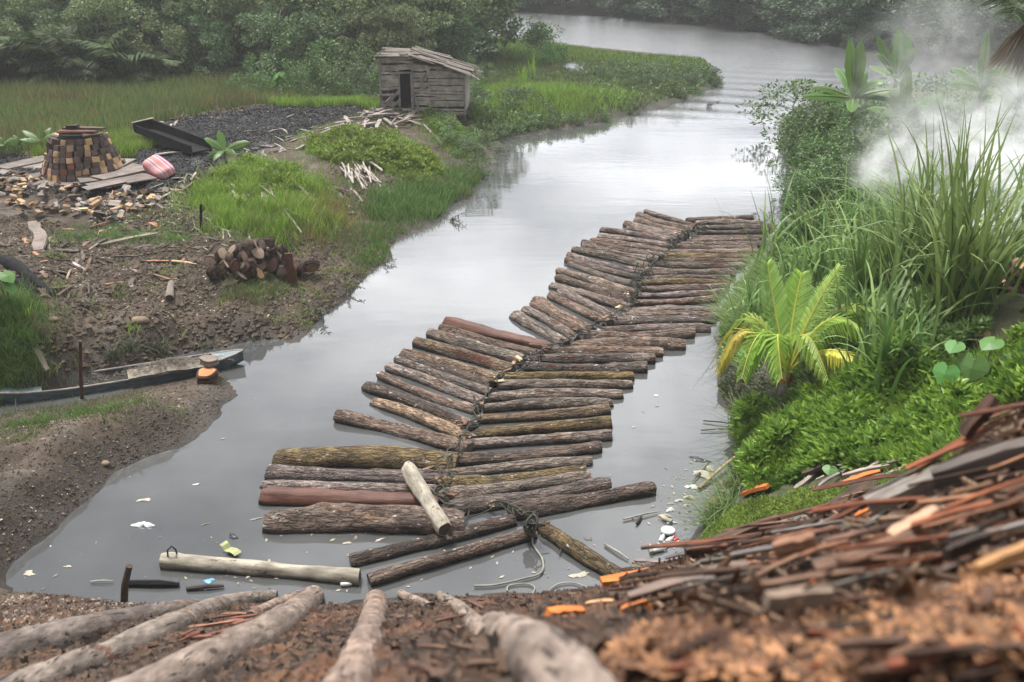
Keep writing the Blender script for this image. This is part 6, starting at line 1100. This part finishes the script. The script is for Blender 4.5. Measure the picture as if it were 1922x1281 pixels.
# small pale flecks and seeds floating on the water (uncountable)
rg = np.random.default_rng(12); b = MB(); pts = np.array([P(rg.uniform(20, 1330), rg.uniform(640, 1110), .008) for _ in range(200)] + [P(rg.normal(1290, 40), rg.normal(960, 50), .008) for _ in range(200)] + [P(rg.uniform(380, 1130), rg.uniform(1000, 1110), .008) for _ in range(110)]); pts = pts[H_at(pts[:, 0], pts[:, 1]) < 0]
d = rg.normal(size=(len(pts), 3)) * [1, 1, 0]; n = len(pts); r = np.cross(unit(d), [0, 0, 1.0]); d = unit(d); s = (rg.uniform(.1, 1, n) ** 3 * .05 + .006)[:, None]
b.add(np.stack([pts - d * s, pts + r * s * .4, pts + d * s, pts - r * s * .4], 1).reshape(-1, 3), np.arange(4 * n).reshape(-1, 4)); tag(b.obj('floating_flecks', M['litterbits']), kind='stuff')

# white bundle by the hut door
rag(702, 205, .22, M['white'], 'white crumpled bag on the ground by the hut door', 'plastic_bag', 'plastic bag', 30, .7, z=1)

# ------------------------------------------------------------------ smoke from the charcoal burning behind the tall grass, and the thin air
PUFF = [(1885, 470, 17.5, 1.1, 3.2), (1900, 400, 18.5, 1.2, 3.0), (1810, 420, 19.0, .9, 1.2), (1850, 300, 20, 1.3, 1.5), (1740, 300, 21, 1.3, 1.0), (1650, 320, 21, .85, 1.0), (1660, 260, 22.5, 1.1, .40), (1740, 200, 23, 1.5, .28), (1860, 190, 22, 1.5, .30), (1700, 110, 25, 1.6, .16), (1780, 40, 26, 1.8, .17), (1640, 170, 25, 1.0, .12), (1900, 100, 24, 1.6, .10), (1925, 330, 18.5, 1.2, 1.8), (1900, 220, 20, 1.3, .8)]
m = bpy.data.materials.new('smoke'); m.use_nodes = True; t = m.node_tree; t.nodes.clear(); out = nd(t, 'ShaderNodeOutputMaterial'); pv = nd(t, 'ShaderNodeVolumePrincipled'); lk(t, pv.outputs[0], out.inputs['Volume']); pv.inputs['Color'].default_value = (.97, .97, .97, 1); pv.inputs['Anisotropy'].default_value = 0.0
pos = nd(t, 'ShaderNodeNewGeometry').outputs['Position']; nz = noise(t, .9, 4, .62, vec=pos, out='Color'); wp = nd(t, 'ShaderNodeVectorMath', operation='MULTIPLY_ADD'); sb = nd(t, 'ShaderNodeVectorMath', operation='SUBTRACT'); lk(t, nz, sb.inputs[0]); sb.inputs[1].default_value = (.5, .5, .5); lk(t, sb.outputs[0], wp.inputs[0]); wp.inputs[1].default_value = (1.9, 1.9, 1.9); lk(t, pos, wp.inputs[2])
tot = None; PP = []
for x, y, d, r, a in PUFF:
    c = PD(x, y, d); PP.append((c, r)); ds = nd(t, 'ShaderNodeVectorMath', operation='DISTANCE'); lk(t, wp.outputs[0], ds.inputs[0]); ds.inputs[1].default_value = tuple(c)
    mr = nd(t, 'ShaderNodeMapRange', interpolation_type='SMOOTHSTEP'); lk(t, ds.outputs['Value'], mr.inputs[0]); mr.inputs[1].default_value = r; mr.inputs[2].default_value = r * .1; mr.inputs[3].default_value = 0; mr.inputs[4].default_value = a
    tot = mr.outputs[0] if tot is None else mul(t, tot, mr.outputs[0], 'ADD')
fn = ramp(t, noise(t, 1.5, 5, .65, vec=wp.outputs[0]), .43, .63); lk(t, mul(t, mul(t, tot, fn), 1.7), pv.inputs['Density'])
b = MB(); ph = np.linspace(0, math.pi, 9); th = np.linspace(0, 2 * math.pi, 16, endpoint=False)
for c, r in PP:
    V = [(c[0] + 1.15 * r * math.sin(p_) * math.cos(a), c[1] + 1.15 * r * math.sin(p_) * math.sin(a), c[2] + 1.15 * r * math.cos(p_)) for p_ in ph[1:-1] for a in th]; k = len(V); V += [(c[0], c[1], c[2] + 1.15 * r), (c[0], c[1], c[2] - 1.15 * r)]
    b.add(V, [[i * 16 + j, (i + 1) * 16 + j, (i + 1) * 16 + (j + 1) % 16, i * 16 + (j + 1) % 16] for i in range(6) for j in range(16)])
    b.add(V, [[k, j, (j + 1) % 16] for j in range(16)] + [[k + 1, 96 + (j + 1) % 16, 96 + j] for j in range(16)])
sm = b.obj('smoke', m); tag(sm, kind='stuff'); rm = sm.modifiers.new('join', 'REMESH'); rm.mode = 'VOXEL'; rm.voxel_size = .22
hm = bpy.data.materials.new('haze'); hm.use_nodes = True; t = hm.node_tree; t.nodes.clear(); out = nd(t, 'ShaderNodeOutputMaterial'); pv = nd(t, 'ShaderNodeVolumePrincipled', Density=.00075); pv.inputs['Color'].default_value = (.96, .97, .98, 1); lk(t, pv.outputs[0], out.inputs['Volume'])
b = MB(); b.box((0, 240, 7), (420, 270, 9)); tag(b.obj('haze', hm), kind='stuff')
